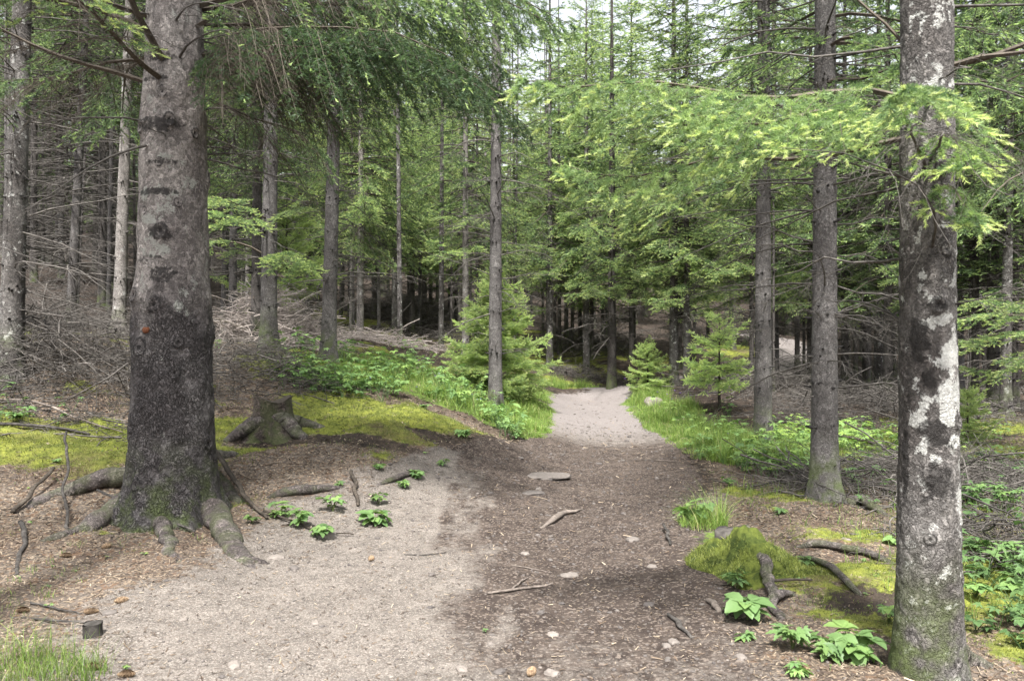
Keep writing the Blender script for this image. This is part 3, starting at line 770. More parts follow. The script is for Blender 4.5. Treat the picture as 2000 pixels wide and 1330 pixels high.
def plant_tree(n, u, v, y, diam, lean, bark, ck, dead, label, group=G_IN):
    r = np.random.default_rng(1000 + n)
    x = px(u, y)
    t = thing("spruce_tree", (x, y, gz(x, y)), label, "tree", group)
    near = y < 15.0
    if near:
        Ht = r.uniform(13, 15)
        zv = CZ + .43 * y + .6
        lean += r.normal(0, .006)
        trunk(r, Ht, diam / 2, 40 if y > 9 else 64, 260, lean, .7, .18, zfine=zv, stubs=6, rough=.035).obj("trunk", BARKS[bark], t)
        z0 = 6.0 if ck == 'high' else (9.0 if u == 967 else 6.0 if u == 641 else r.uniform(2.7, 3.5))
        g = Geo()
        side = (lambda az, z: np.clip((z - z0) / 3.5 + .3, 0, 1))
        pr = prof_of(r.uniform(1.7, 2.1))
        zs = max(zv, z0 + 1)
        a = crown(r, z0, zs, lambda f: pr(f * .4), MID, .40, 5, (-.3, .0), lean, side)
        b = crown(r, zs, Ht, lambda f: pr(.4 + f * .6), FAR, .5, 5, (.0, .45), lean, keep=.5 if ck != 'high' else 1)
        g.put(a.flat(), np.eye(3), np.zeros(3)); g.put(b.flat(), np.eye(3), np.zeros(3))
        g.obj("crown", [BRANCH, NEED], t, False)
        dead_twigs(r, .9, min(zv, 6.5), int(60 * dead), 1.5, lean, diam / 2, thick=.9).obj("dead_branches", TWIG, t)
    else:
        if ck == 'mid' and -.28 < x / y < .36 and y > 17.5 and n % 4: ck = 'lush'
        cm = shared_crown(ck if ck != 'none' else 'mid', int(r.integers(3 if ck == 'high' else 5)))
        Ht = cm["top"] + .2
        trunk(r, Ht, diam / 2, 12, 90, lean, .4, .2, zfine=CZ + .43 * y, stubs=5, rough=.03, whorl=.4).obj("trunk", BARKS[bark], t)
        if ck != 'none':
            c = link("crown", cm, t)
            c.rotation_euler = (0, lean, r.random() * 6.28)
            s = r.uniform(.85, 1.15); c.scale = (s, s, 1)
            d = link("dead_branches", shared_dead('high' if ck == 'high' else 'mid', int(r.integers(4))), t)
            d.rotation_euler = (0, lean, r.random() * 6.28)
            s = .5 + .5 * dead; d.scale = (s, s, 1)
    return t
for n, T in enumerate(TREES): plant_tree(n, *T)

# deeper rows of the stand, small between the nearer trunks
ZL = [(-99, -.30, "far dim spruce deep in the dark stand at left"), (-.30, -.12, "far spruce deep in the stand between the white-spotted trunk and the stump's pair"),
      (-.12, .0, "far spruce on the rising slope behind the young bright spruce"), (.0, .13, "far spruce on the slope beyond the end of the path"),
      (.13, .36, "far spruce beyond the upper path's bend"), (.36, 99, "far spruce in the dark stand at right, behind the black trunks")]
rb = np.random.default_rng(77)
placed = [(px(t[0], t[2]), t[2]) for t in TREES]
n_far = 0
for _ in range(12000):
    if n_far >= 225: break
    y = 21 + 55 * rb.random() ** 1.35
    c = rb.uniform(-.72, .72)
    x = c * y
    if path_sd(np.array([x]), np.array([y]))[0] > -1.0: continue
    if min((x - a) ** 2 + (y - b) ** 2 for a, b in placed) < (1.9 if abs(c) < .3 else 1.6) ** 2: continue
    if -.12 < c < .27 and rb.random() < .4: continue
    placed.append((x, y))
    lab = next(l for a, b, l in ZL if a <= c < b)
    plant_tree(2000 + n_far, 1000 + c * FPX, 0, y, rb.uniform(.15, .26), rb.normal(0, .008), str(rb.choice(['dark', 'dark', 'plain', 'lichen', 'pale'])), 'high' if c < -.33 and y < 32 else 'mid', .8, lab, lab.replace("far dim spruce", "far dim spruces").replace("far spruce", "far spruces"))
    n_far += 1

# slim suppressed poles without green crowns, packed between the others
rp = np.random.default_rng(78)
n_pole = 0
for _ in range(4000):
    if n_pole >= 90: break
    y = 18.5 + 18 * rp.random(); c = rp.uniform(-.66, .66); x = c * y
    if path_sd(np.array([x]), np.array([y]))[0] > -.9 or (-.07 < c < .1 and y < 23) or min((x - a) ** 2 + (y - b) ** 2 for a, b in placed) < 1.1 ** 2: continue
    placed.append((x, y))
    lab = next(l for a, b, l in ZL if a <= c < b)
    lab = "slim bare pole-like " + lab.replace("far dim spruce", "spruce").replace("far spruce", "spruce")
    plant_tree(3000 + n_pole, 1000 + c * FPX, 0, y, rp.uniform(.08, .15), rp.normal(0, .012), str(rp.choice(['lichen', 'pale', 'plain', 'dark'])), 'none', .6, lab, lab.replace("pole-like spruce", "pole-like spruces"))
    n_pole += 1

# --- the thick foreground spruce
def uvz(u, v, y, uc, r0):
    """angle and height on a trunk standing at distance y with its axis at pixel column uc"""
    return -math.pi / 2 + math.asin(max(-.97, min(.97, (u - uc) / FPX * y / r0))), pz(v, y)
rA = np.random.default_rng(5)
bx = px(335, BIG_Y); bz = gz(bx, BIG_Y)
A = thing("spruce_tree", (bx, BIG_Y, bz), "thickest foreground spruce with flaky grey bark and sprawling surface roots, left of the path", "tree", "large spruces beside the path")
def big_r(Z):
    return np.interp(Z, [-.3, 0, .25, .55, .9, 1.35, 1.75, 2.0, 2.6, 3.2, 3.6, 4.2, 6, 15], [.40, .385, .355, .335, .322, .312, .31, .278, .264, .255, .236, .215, .18, .03])
def axis_u(v): return np.interp(v, [0, 100, 300, 700, 1000], [340, 338, 336, 334, 332])
kn = []
for (u, v, s, a) in ((340, 197, .06, .02), (285, 258, .07, .03), (355, 250, .075, .035), (398, 268, .06, .03), (338, 460, .085, .03), (372, 405, .05, .012), (283, 578, .075, .028), (330, 598, .08, .028), (302, 677, .085, .022), (370, 668, .06, .02), (365, 725, .06, .02), (285, 828, .065, .022), (403, 862, .06, .03), (306, 932, .06, .02), (335, 330, .05, .012), (300, 420, .04, .01)):
    th, z = uvz(u, v, BIG_Y, float(axis_u(v)), .30)
    kn.append((th, z - bz, s * .85, a * .75))
for z in (.5, 1.0, 1.5, 2.1, 2.7, 3.2, 3.9):
    for k in range(1): kn.append((rA.uniform(.2, 2.9), z + rA.normal(0, .05), .06, .02))
bl = []
for (u, v, su, sv, mv, tv) in ((370, 600, 9, 14, .9, 0), (345, 492, 16, 10, .8, 0), (310, 438, 24, 9, .8, 0), (350, 318, 16, 7, .8, 0), (327, 372, 16, 8, .9, 0), (380, 330, 10, 10, .5, 0), (300, 390, 20, 14, .35, 0), (345, 540, 40, 22, 0, .8), (335, 600, 60, 45, 0, .5), (330, 258, 75, 22, 0, .85), (320, 385, 75, 10, 0, .85), (340, 465, 40, 18, 0, .85), (330, 130, 60, 15, 0, .8), (320, 170, 75, 9, 0, .7), (345, 330, 60, 9, 0, .7), (310, 510, 60, 10, 0, .7), (330, 700, 50, 60, .12, 0), (320, 410, 60, 60, .12, 0), (330, 190, 60, 40, .1, 0)):
    th, z = uvz(u, v, BIG_Y, float(axis_u(v)), .30)
    bl.append((th, z - bz, su / FPX * BIG_Y, sv / FPX * BIG_Y, mv, tv))
trunk(rA, 15, .31, 300, 640, .006, .12, .22, zfine=4.6, stubs=0, rough=.06, knots=kn, blots=bl, scars=False, rprof=big_r,
      lobes=[(a_, k_, .26, .17) for a_, k_ in ((3.2, .24), (3.75, .20), (4.45, .12), (5.35, .24), (6.1, .16), (.5, .16), (1.6, .15), (2.5, .15))]).obj("trunk", BARK_BIG, A)
# roots: polyline of (pixel u, v) on the ground, height of the axis above it and radius at each point
def local(pts, org):
    out = []
    for (u, v, hgt) in pts:
        p = hit(u, v); out.append([p[0] - org[0], p[1] - org[1], p[2] + hgt - org[2]])
    return out
def root_geo(rng, P, rad, n=56, sides=30, rough=.10):
    Q = spline(P, n); Q[1:-1] += (np.stack([fbm(np.arange(n) * .17 + k_ * 9, len(P) * 3.1 + P[0][0] * 7, 0, 3) for k_ in range(3)], -1)[1:-1] - .5) * np.array([.12, .12, .05]) * min(.8, float(np.linalg.norm(np.asarray(P[0]) - np.asarray(P[-1]))) * .7); R = np.interp(np.linspace(0, 1, n), np.linspace(0, 1, len(rad)), rad)
    Q, R = closed(Q, R)
    V, q = tubes(Q, R, sides)
    c = np.repeat(Q, sides, 0); V = c + (V - c) * [1, 1, .78]
    s = rng.random() * 40
    k = 1 + (fbm(V[:, 0] * 11 + s, V[:, 1] * 11, V[:, 2] * 11, 5) - .5)[:, None] * rough * 4
    V = c + (V - c) * k
    g = Geo(); g.add(V, q=q, a=.1 + .3 * (fbm(V[:, 0] * 8, V[:, 1] * 8, V[:, 2] * 8, 3) > .62))
    return g
Ao = (bx, BIG_Y, bz)
for pts, rad in (
    ([(310, 962, .16), (270, 955, .11), (205, 950, .07), (135, 965, .02), (70, 985, -.03), (20, 1000, -.08)], [.13, .13, .10, .08, .06, .04]),
    ([(300, 985, .18), (262, 995, .12), (215, 1015, .05), (165, 1035, -.005), (115, 1046, -.07)], [.12, .11, .095, .075, .05]),
    ([(150, 1036, -.01), (110, 1052, .0), (70, 1060, -.04)], [.05, .045, .03]),
    ([(333, 1000, .14), (325, 1020, .05), (325, 1045, .01), (336, 1075, -.015), (348, 1115, -.05)], [.09, .075, .06, .045, .03]),
    ([(362, 985, .22), (395, 1005, .13), (425, 1030, .055), (452, 1062, .0), (480, 1098, -.045), (520, 1130, -.11)], [.13, .12, .105, .09, .075, .05]),
    ([(455, 1085, .0), (500, 1098, .0), (540, 1100, -.04)], [.045, .035, .02]),
    ([(370, 960, .2), (420, 950, .08), (450, 968, .0), (490, 990, -.06)], [.12, .08, .06, .04]),
    ([(350, 940, .15), (395, 905, .06), (440, 890, -.02), (480, 880, -.08)], [.15, .11, .08, .05])):
    root_geo(rA, local(pts, Ao), rad).obj("root", ROOTW, A)
# bare orange patch where a bark plate came off
def patch(rng, th, z, r, w, h, mat, name, parent, lean=0.0, n=14):
    a = np.linspace(0, 2 * math.pi, n, endpoint=False)
    k = rng.uniform(.65, 1.15, n)
    dth = np.cos(a) * w * k / r; dz = np.sin(a) * h * k
    rim = np.stack([np.cos(th + dth) * r + lean * z, np.sin(th + dth) * r, z + dz], -1)
    mid = np.array([[math.cos(th) * (r + .004) + lean * z, math.sin(th) * (r + .004), z]])
    inn = rim.copy(); inn[:, :2] *= (r - .03) / r
    V = np.concatenate([rim, mid, inn]); i = np.arange(n); j = (i + 1) % n
    g = Geo(); g.add(V, t=np.stack([i, j, np.full(n, n)], -1), q=np.stack([i, i + n + 1, j + n + 1, j], -1), a=.5)
    return g.obj(name, mat, parent)
ORANGE = mat_wood("fresh_underbark", (0.10, 0.036, 0.018), (0.15, 0.06, 0.03), 60)
WHITE = mat_wood("white_lichen", (0.24, 0.245, 0.24), (0.33, 0.335, 0.32), 70)
for (u, v, w, h, mt) in ((317, 645, 8, 6, ORANGE), ):
    th, z = uvz(u, v, BIG_Y, 334, .31)
    tag(patch(rA, th, z - bz, .318, w / FPX * BIG_Y, h / FPX * BIG_Y, mt, "bare_patch", A), "orange patch where bark has flaked off")
# lower limbs, shade painted into the needles where old is low, and the shaded crown above
def limb(parent, rng, z, az, L, pitch, off, mat=None, **kw):
    g = Geo(); g.put(bough(rng, L, kw.pop('lod', 'mid'), **kw), rot_z(az) @ rot_y(-pitch) @ rot_x(kw.get('roll', 0)), np.array([math.cos(az) * off, math.sin(az) * off, z]))
    return g.obj("branch", [BRANCH, mat or NEED], parent, False)
zA = pz(160, BIG_Y) - bz
LA1 = [(0, 0), (.10, .05), (.18, .09), (.32, .085), (.55, .05), (.78, -.02), (1, -.20)]
LA2 = [(0, 0), (.2, .03), (.5, .05), (.75, .03), (1, -.10)]
for (dz, az, L, p, kw) in (
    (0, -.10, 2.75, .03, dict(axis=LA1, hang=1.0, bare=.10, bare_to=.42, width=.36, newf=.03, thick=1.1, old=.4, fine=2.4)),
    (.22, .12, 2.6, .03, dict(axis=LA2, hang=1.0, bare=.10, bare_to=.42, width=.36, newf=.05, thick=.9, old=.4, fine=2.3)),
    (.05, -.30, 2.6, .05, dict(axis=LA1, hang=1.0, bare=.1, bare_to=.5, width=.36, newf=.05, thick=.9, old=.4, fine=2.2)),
    (.42, -.22, 3.0, .03, dict(axis=LA2, hang=.9, bare=.15, bare_to=.5, width=.30, newf=.8, thick=.9)),
    (.62, -.02, 3.1, .03, dict(axis=LA2, hang=1.0, bare=.15, bare_to=.45, width=.30, newf=.3, thick=.9)),
    (.5, .5, 2.7, .05, dict(axis=LA2, hang=1.0, bare=.12, bare_to=.6, width=.34, newf=.05, thick=.8)),
    (.12, .65, 2.2, .0, dict(hang=1.1, droop=.25, bare=.1, bare_to=.75, width=.36, newf=.05, thick=.8)),
    (.62, .35, 2.8, .03, dict(axis=LA2, hang=1.0, bare=.12, bare_to=.3, width=.38, newf=.05, thick=.8, old=.4, fine=2.0)),  # this limb and the next: mostly out of view, added to block light
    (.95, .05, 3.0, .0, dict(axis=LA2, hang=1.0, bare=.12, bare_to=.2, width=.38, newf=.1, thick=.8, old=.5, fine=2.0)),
    (.85, .3, 2.9, .05, dict(hang=.9, droop=.30, bare=.15, bare_to=.4, width=.34, newf=.2, thick=.8)),
    (-.02, -.45, 1.5, .12, dict(hang=1.0, droop=.25, bare=.1, bare_to=.9, width=.34, newf=.0, thick=.7)),
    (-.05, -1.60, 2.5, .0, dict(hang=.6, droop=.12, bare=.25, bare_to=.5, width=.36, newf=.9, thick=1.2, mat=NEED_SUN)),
    (-.05, 3.3, 2.2, .30, dict(hang=.7, droop=.15, bare=.3, bare_to=.7, width=.34, newf=.3, thick=1.0)),
    (.15, 2.7, 2.4, .1, dict(hang=.9, droop=.3, bare=.15, bare_to=.6, width=.36, newf=.2, thick=.8)),
    (.05, -1.45, 2.2, .55, dict(hang=.5, droop=.12, bare=.5, bare_to=.8, width=.3, newf=.5, thick=1.5)),
    (-.1, 1.3, 2.4, .1, dict(hang=1.0, droop=.3, bare=.1, bare_to=.7, width=.36, newf=.1, thick=.8)),
    (.5, 3.9, 2.6, .15, dict(hang=.7, droop=.3, bare=.2, bare_to=.5, width=.36, newf=.7, thick=.9)),
    (.35, 3.6, 3.1, .22, dict(hang=.7, droop=.3, bare=.3, bare_to=.5, width=.34, newf=.8, thick=.9)),
    (.35, 2.2, 2.6, .1, dict(hang=.9, droop=.35, bare=.15, bare_to=.6, width=.36, newf=.2, thick=.8))):
    kw.setdefault('fine', 1.5)
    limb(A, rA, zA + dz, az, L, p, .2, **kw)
crown(rA, 5.2, 15, prof_of(2.4), [lib(31, 'mid', 2.6, 3, hang=.5, droop=.35, newf=.4)] + FAR, .45, 5, (-.15, .45), side=lambda az, z: .25 if (math.cos(az) > .3 and z < 10.5) else .9).obj("crown", [BRANCH, NEED], A, False)
dead_twigs(rA, 2.9, 4.8, 26, 1.5, .0, .25).obj("dead_branches", TWIG, A)

# --- the white-blotched foreground spruce at right
rR = np.random.default_rng(9)
rx = px(1815, R4_Y); rz = gz(rx, R4_Y)
R4 = thing("spruce_tree", (rx, R4_Y, rz), "foreground spruce with large white lichen blotches on black bark, at the right of the path", "tree", "large spruces beside the path")
def r4_r(Z): return np.interp(Z, [-.3, 0, .15, .4, .8, 1.2, 1.7, 2.3, 3.0, 4, 13], [.18, .16, .148, .135, .129, .123, .118, .113, .108, .10, .01])
kn, bl = [], []
for (u, v, s, a) in ((1790, 1040, .03, .010), (1830, 1268, .026, .008), (1793, 1205, .022, .006), (1822, 492, .034, .012), (1805, 598, .04, .014), (1800, 398, .03, .008), (1845, 820, .035, .012), (1835, 860, .03, .01), (1810, 340, .035, .016), (1790, 925, .03, .008), (1850, 1120, .02, .006)):
    th, z = uvz(u, v, R4_Y, 1812, .122); kn.append((th, z - rz, s, a))
for (u, v, su, sv, mv, tv) in ((1800, 628, 34, 16, 1.3, 0), (1835, 690, 24, 32, 1.3, 0), (1805, 702, 26, 16, 1.1, 0), (1823, 772, 27, 34, 1.4, 0), (1822, 815, 14, 22, 1.1, 0), (1780, 780, 12, 20, .9, 0), (1775, 810, 22, 18, .8, 0), (1838, 855, 24, 16, 1.0, 0), (1797, 890, 12, 14, .9, 0), (1815, 920, 14, 10, .9, 0), (1848, 975, 16, 42, 1.2, 0), (1780, 855, 10, 20, .8, 0), (1850, 750, 8, 70, .9, 0), (1775, 470, 14, 22, .8, 0), (1780, 540, 14, 18, .8, 0), (1838, 560, 30, 24, .7, 0), (1800, 40, 40, 60, .6, 0), (1815, 190, 30, 40, .8, 0),
        (1775, 660, 22, 60, -.6, 1.0), (1790, 740, 18, 30, -.3, .9), (1800, 840, 34, 40, -.1, .95), (1800, 930, 45, 55, -.1, .8), (1850, 640, 14, 30, 0, .8), (1812, 600, 45, 14, 0, .8), (1760, 900, 12, 120, 0, .9), (1815, 505, 40, 12, 0, .6), (1810, 345, 60, 14, 0, .6), (1800, 130, 60, 12, 0, .7), (1815, 950, 40, 26, 0, .6)):
    th, z = uvz(u, v, R4_Y, 1812, .122); bl.append((th, z - rz, su / FPX * R4_Y, sv / FPX * R4_Y, mv, tv))
trunk(rR, 13, .122, 260, 620, -.004, .25, .10, zfine=3.3, stubs=0, rough=.06, knots=kn, blots=bl, scars=False, rprof=r4_r).obj("trunk", BARK_LICHEN, R4)
for pts, rad in (([(1840, 1300, .1), (1880, 1295, .02), (1930, 1300, -.02), (1990, 1320, -.08)], [.09, .06, .045, .03]),):
    root_geo(rR, local(pts, (rx, R4_Y, rz)), rad).obj("root", ROOTW, R4)
z0 = pz(150, R4_Y) - rz
NB = dict(lod='near', hang=.55, bare=.10, newf=.34, thick=.8, fine=1.05)
for (dz, az, L, p, kw) in (
    (-.12, math.pi + .06, 1.82, .0, dict(droop=.20, width=.38)),
    (-.20, math.pi + .34, 1.25, -.08, dict(droop=.24, width=.36)),
    (-.16, math.pi + 1.02, .92, -.10, dict(droop=.30, width=.42)),
    (-.30, math.pi + 1.30, .60, -.22, dict(droop=.40, width=.36)),
    (-.50, -math.pi * .5 - .08, .50, -.36, dict(droop=.40, width=.36)),
    (-.30, math.pi - .14, 1.65, -.12, dict(droop=.16, width=.36, bare=.42)),
    ):
    k = dict(NB); k.update(kw)
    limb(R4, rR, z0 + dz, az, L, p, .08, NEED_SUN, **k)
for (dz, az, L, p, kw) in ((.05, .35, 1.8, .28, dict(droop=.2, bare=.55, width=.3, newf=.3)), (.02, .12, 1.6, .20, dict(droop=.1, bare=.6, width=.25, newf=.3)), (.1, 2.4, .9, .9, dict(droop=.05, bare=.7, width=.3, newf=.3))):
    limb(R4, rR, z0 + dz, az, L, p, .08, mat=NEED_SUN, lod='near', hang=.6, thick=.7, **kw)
crown(rR, 6.0, 13, prof_of(1.5), MID, .45, 5, (-.2, .4)).obj("crown", [BRANCH, NEED], R4, False)
dead_twigs(rR, 1.6, 3.4, 22, 1.3, .0, .11, thick=.7).obj("dead_branches", TWIG, R4)
# round white spot on the spruce beside the herbs
WS = next(o for o in COL.objects if o.get("label", "").startswith("spruce with a round white spot"))
_t = next(T for T in TREES if T[8] == WS["label"])
_zz = pz(638, _t[2]) - WS.location.z
patch(np.random.default_rng(3), -math.pi / 2 + .1, _zz, .112, .045, .04, WHITE, "white_spot", WS, _t[4], 24)

# low boughs with painted-in sunlight reaching out over the clearing
LOWB = [bough(np.random.default_rng(700 + k), 1.7, 'mid', hang=.3, droop=.22, newf=.9, bare=.25, width=.40, fine=1.25) for k in range(5)]
LOWM = []
for fl in LOWB:
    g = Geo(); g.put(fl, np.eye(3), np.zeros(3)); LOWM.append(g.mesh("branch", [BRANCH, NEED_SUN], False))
def by_u(u):
    lab = next(t for t in TREES if t[0] == u)
    return next(o for o in COL.objects if o.get("label") == lab[8]), lab
rl = np.random.default_rng(31)
for (u, vs) in ((437, (480, 440, 520)), (453, (400, 500)), (524, (430, 470, 510)), (703, (430, 480)), (771, (470, 520)), (805, (500, 450)), (909, (520, 470, 430)), (932, (500, 440)), (1074, (540, 500, 440, 400)), (1145, (570, 530, 480, 420, 370)), (1156, (550, 500)), (1195, (590, 540, 500, 440)), (1233, (560, 600)), (1316, (590, 555, 520, 470, 420)), (1341, (570, 530, 460)), (1468, (600, 540, 480)), (1583, (600, 540)), (1650, (560, 600)), (1716, (560, 520, 480)), (1734, (590, 540)), (1870, (560, 500, 620)), (1940, (600, 540)), (1106, (560, 510)), (1177, (560, 520)), (1118, (600, 560)), (1133, (590, 540)), (1084, (610, 560)), (1037, (600, 560)), (891, (540, 500)), (879, (560, 520)), (841, (520, 480)), (1328, (620, 580)), (731, (540, 500)), (606, (520, 480)), (684, (530, 490))):
    o, t = by_u(u)
    for v in vs:
        for rep in range(2):
            az = -math.pi / 2 + rl.normal(0, .9)
            z = pz(v, t[2]) - o.location.z + rl.normal(0, .12)
            b = link("branch", LOWM[rl.integers(5)], o, (math.cos(az) * t[3] * .4 + t[4] * z, math.sin(az) * t[3] * .4, z))
            b.rotation_euler = (rl.normal(0, .15), -rl.normal(.02, .12), az)
            k = rl.uniform(.6, 1.15); b.scale = (k, k, k)
# neighbours whose trunks stand just outside the frame; the left one added for its shade
plant_tree(991, 1000 - 3.1 / 2.7 * FPX, 0, 2.7, .3, 0, 'plain', 'high', .3, "unseen tall spruce added outside the left edge, its crown shading the thickest trunk")
NR = plant_tree(990, 2120, 0, 8.6, .22, 0, 'plain', 'mid', .8, "spruce just outside the right edge, its low bright boughs reaching into view")
for z, az, k in ((1.55, 3.3, .95), (1.35, 3.7, .9), (1.75, 2.9, 1.0), (1.2, 3.1, .75), (1.9, 3.6, .9)):
    b = link("branch", LOWM[rl.integers(5)], NR, (-.08, 0, z)); b.rotation_euler = (0, .05, az); b.scale = (k, k, k)

# --- young spruces
YLIB = [lib(41, 'mid', 1.0, 5, hang=.25, droop=.12, up=.22, newf=.9, bare=.12, width=.5, fine=1.9, old=1.3), lib(42, 'mid', .5, 4, hang=.15, droop=.05, up=.2, newf=.9, bare=.08, width=.5, fine=1.9, old=1.3)]
def young(n, u, v, y, Ht, Rm, label, dens, name="young_spruce", z0=.12):
    r = np.random.default_rng(n)
    p = hit(u, v) if y is None else np.array([px(u, y), y, gz(px(u, y), y)])
    t = thing(name, tuple(p), label, "young tree", "young spruces under the tall stand")
    trunk(r, Ht, .012 * Ht + .008, 10, 30, 0, .3, .06, stubs=0, scars=False).obj("trunk", BRANCH, t)
    crown(r, z0, Ht, lambda f: Rm * (1 - f) ** .8 * min(1, .75 + f * 1.5) + .05, YLIB, dens, 8, (-.22, .7)).obj("crown", [BRANCH, NEED_YOUNG], t, False)
young(1, 968, 790, 15.1, 2.4, 1.25, "young bright spruce, fullest and tallest, growing behind the straight dark trunk beside the path", .19)
young(2, 1405, 790, 15.5, 2.0, .85, "airy young spruce with spreading pale tiers left of the straight brown spruce", .33, z0=.65)
young(3, 1265, 742, 19.0, 1.35, .6, "small upright sapling right of the path bend, before the dark trunk", .17)
young(4, 1890, 850, 11.5, .85, .42, "little fir sapling behind the white-blotched foreground spruce's right side", .13)
young(5, 560, 655, 16.5, 3.0, 1.2, "young spruce showing bright boughs between the close pair and the white-spotted trunk", .34, z0=.9)
# ------------------------------------------------------------------ old stump, mossy stump, surface roots, logs
STUMPW = mat_bark("old_stump_wood", (0.05, 0.039, 0.033), (0.095, 0.077, 0.066), (0.018, 0.014, 0.013), 0.70, (0.12, 0.14, 0.06), plates=1.4, moss=.55, bstr=0.8)
rS = np.random.default_rng(15)
so = hit(533, 848)
ST = thing("tree_stump", tuple(so), "old sawn spruce stump with two splayed legs in moss, right of the thickest trunk", "stump")
g = trunk(rS, .39, .20, 110, 70, .0, .15, .12, stubs=0, rough=.13, scars=False, rprof=lambda Z: np.interp(Z, [-.3, 0, .15, .4], [.225, .22, .205, .20]), lobes=[(3.7, .16, .4, .16), (5.6, .16, .4, .16), (.3, .1, .4, .14), (4.6, -.05, .3, .2)])
_top = lambda a_: .035 * np.sin(a_ * 2 + .6) + .05 * (fbm(np.cos(a_) * 2.2, np.sin(a_) * 2.2, 3.0, 4) - .5)
for _v in g.v:
    _k = sstep(.25, .39, _v[:, 2]); _v[:, 2] += _k * _top(np.arctan2(_v[:, 1], _v[:, 0]))
g.obj("stump_body", STUMPW, ST)
g = Geo(); n = 40; a = np.linspace(0, 2 * math.pi, n, endpoint=False)
rim = np.stack([np.cos(a) * .198, np.sin(a) * .198, .388 + _top(a)], -1)
g.add(np.concatenate([rim, [[0, 0, .36]]]), t=np.stack([np.arange(n), (np.arange(n) + 1) % n, np.full(n, n)], -1), a=.35)
g.obj("cut_face", BRANCH, ST)
for P, rad in (([(-.08, -.06, .16), (-.20, -.14, .10), (-.31, -.20, .03), (-.43, -.25, -.06)], [.12, .10, .08, .05]), ([(.06, -.08, .20), (.19, -.15, .15), (.31, -.20, .05), (.44, -.24, -.06)], [.10, .085, .075, .05]), ([(.1, .1, .15), (.4, .15, .06), (.7, .2, -.05)], [.12, .07, .04])):
    root_geo(rS, P, rad).obj("root", ROOTW, ST)

def blades(rng, xy, z, hmin, hmax, w, lean=.5, seg=4, m=0, t0=0, t1=.8, hz=None):
    """thin tapering blades bending over; xy (n,2)"""
    n = len(xy)
    h = rng.uniform(hmin, hmax, n) if hz is None else hz * rng.uniform(.7, 1.2, n)
    az = rng.random(n) * 6.283
    s = np.linspace(0, 1, seg)
    b = rng.uniform(.05, 1, n) * lean
    up = h[:, None] * (s[None] - .35 * b[:, None] * s[None] ** 2.2)
    out = (h * b)[:, None] * s[None] ** 2
    C = np.stack([xy[:, 0, None] + np.cos(az)[:, None] * out, xy[:, 1, None] + np.sin(az)[:, None] * out, z[:, None] + up - .01], -1)
    a2 = az + rng.uniform(.8, 2.3, n)
    wd = np.stack([np.cos(a2), np.sin(a2), np.zeros(n)], -1)[:, None] * (w * rng.uniform(.6, 1.3, (n, 1, 1)) * (1 - .93 * s)[None, :, None])
    V = np.stack([C - wd, C + wd], 2).reshape(-1, 3)
    i = np.arange(n)[:, None] * seg * 2 + np.arange(seg - 1)[None] * 2
    q = np.stack([i, i + 1, i + 3, i + 2], -1).reshape(-1, 4)
    return V, q, np.repeat(rng.uniform(t0, t1, n), seg * 2)

so2 = hit(1448, 1105)
MS = thing("tree_stump", tuple(so2), "low stump swallowed by green moss at the right edge of the path", "stump")
def mossy_h(X, Y):
    h = .165 * np.exp(-(((X + .06) / .24) ** 2 + ((Y - .10) / .28) ** 2) ** 1.6) + .13 * np.exp(-(((X - .20) / .26) ** 2 + ((Y + .06) / .25) ** 2) ** 1.2) + .08 * np.exp(-(((X - .02) / .2) ** 2 + ((Y + .28) / .22) ** 2) ** 1.2)
    return h * (.25 + 1.5 * fbm(X * 6.5, Y * 6.5, 1.5, 4)) + (fbm(X * 20, Y * 20, 8.5, 3) - .5) * .06 * sstep(.01, .08, h)
gx, gy = np.meshgrid(np.linspace(-.5, .62, 130), np.linspace(-.62, .6, 130))
hm = mossy_h(gx, gy)
base = H(gx + so2[0], gy + so2[1]) - so2[2]
V = np.stack([gx, gy, base + hm - .035], -1).reshape(-1, 3)
i = (np.arange(129)[:, None] * 130 + np.arange(129)[None]).ravel()
q = np.stack([i, i + 1, i + 131, i + 130], -1)
q = q[hm.ravel()[q].max(1) > .02]
MOSSM = Mat("moss_cushion")
_P = MOSSM.n("ShaderNodeNewGeometry").outputs["Position"]
_n = MOSSM.noise(_P, 9, 5, .6); _f = MOSSM.noise(_P, 90, 4, .7)
_c = MOSSM.mix(MOSSM.step(_n, .35, .65), (0.03, 0.044, 0.012), (0.11, 0.132, 0.028))
_c = MOSSM.mix(MOSSM.step(_n, .26, .2), _c, (0.03, 0.022, 0.015))
MOSSM = MOSSM.done(MOSSM.principled(_c, .95, MOSSM.bump(_f, 1.0, .012), .1))
g = Geo(); g.add(V, q=q); g.obj("moss_cushion", MOSSM, MS)
r = np.random.default_rng(16); n = 22000
xy = np.stack([r.uniform(-.5, .6, n), r.uniform(-.6, .58, n)], -1)
hh = mossy_h(xy[:, 0], xy[:, 1]); ok = (hh > .03) & (fbm(xy[:, 0] * 7, xy[:, 1] * 7, 4, 3) > .38); xy, hh = xy[ok], hh[ok]
V, q, a = blades(r, xy, H(xy[:, 0] + so2[0], xy[:, 1] + so2[1]) - so2[2] + hh - .04, .02, .05, .0035, 1.0, 3, t0=0, t1=1)
g = Geo(); g.add(V, q=q, a=a); g.obj("moss_shoots", MOSSB, MS, False)
g = Geo(); n = 24; a = np.linspace(0, 2 * math.pi, n, endpoint=False); k = r.uniform(.75, 1.1, n)
top = np.stack([-.02 + np.cos(a) * .13 * k, .14 + np.sin(a) * .10 * k, np.full(n, .20) + r.normal(0, .004, n)], -1); low = top * [1, 1, 1] - [0, 0, .05]
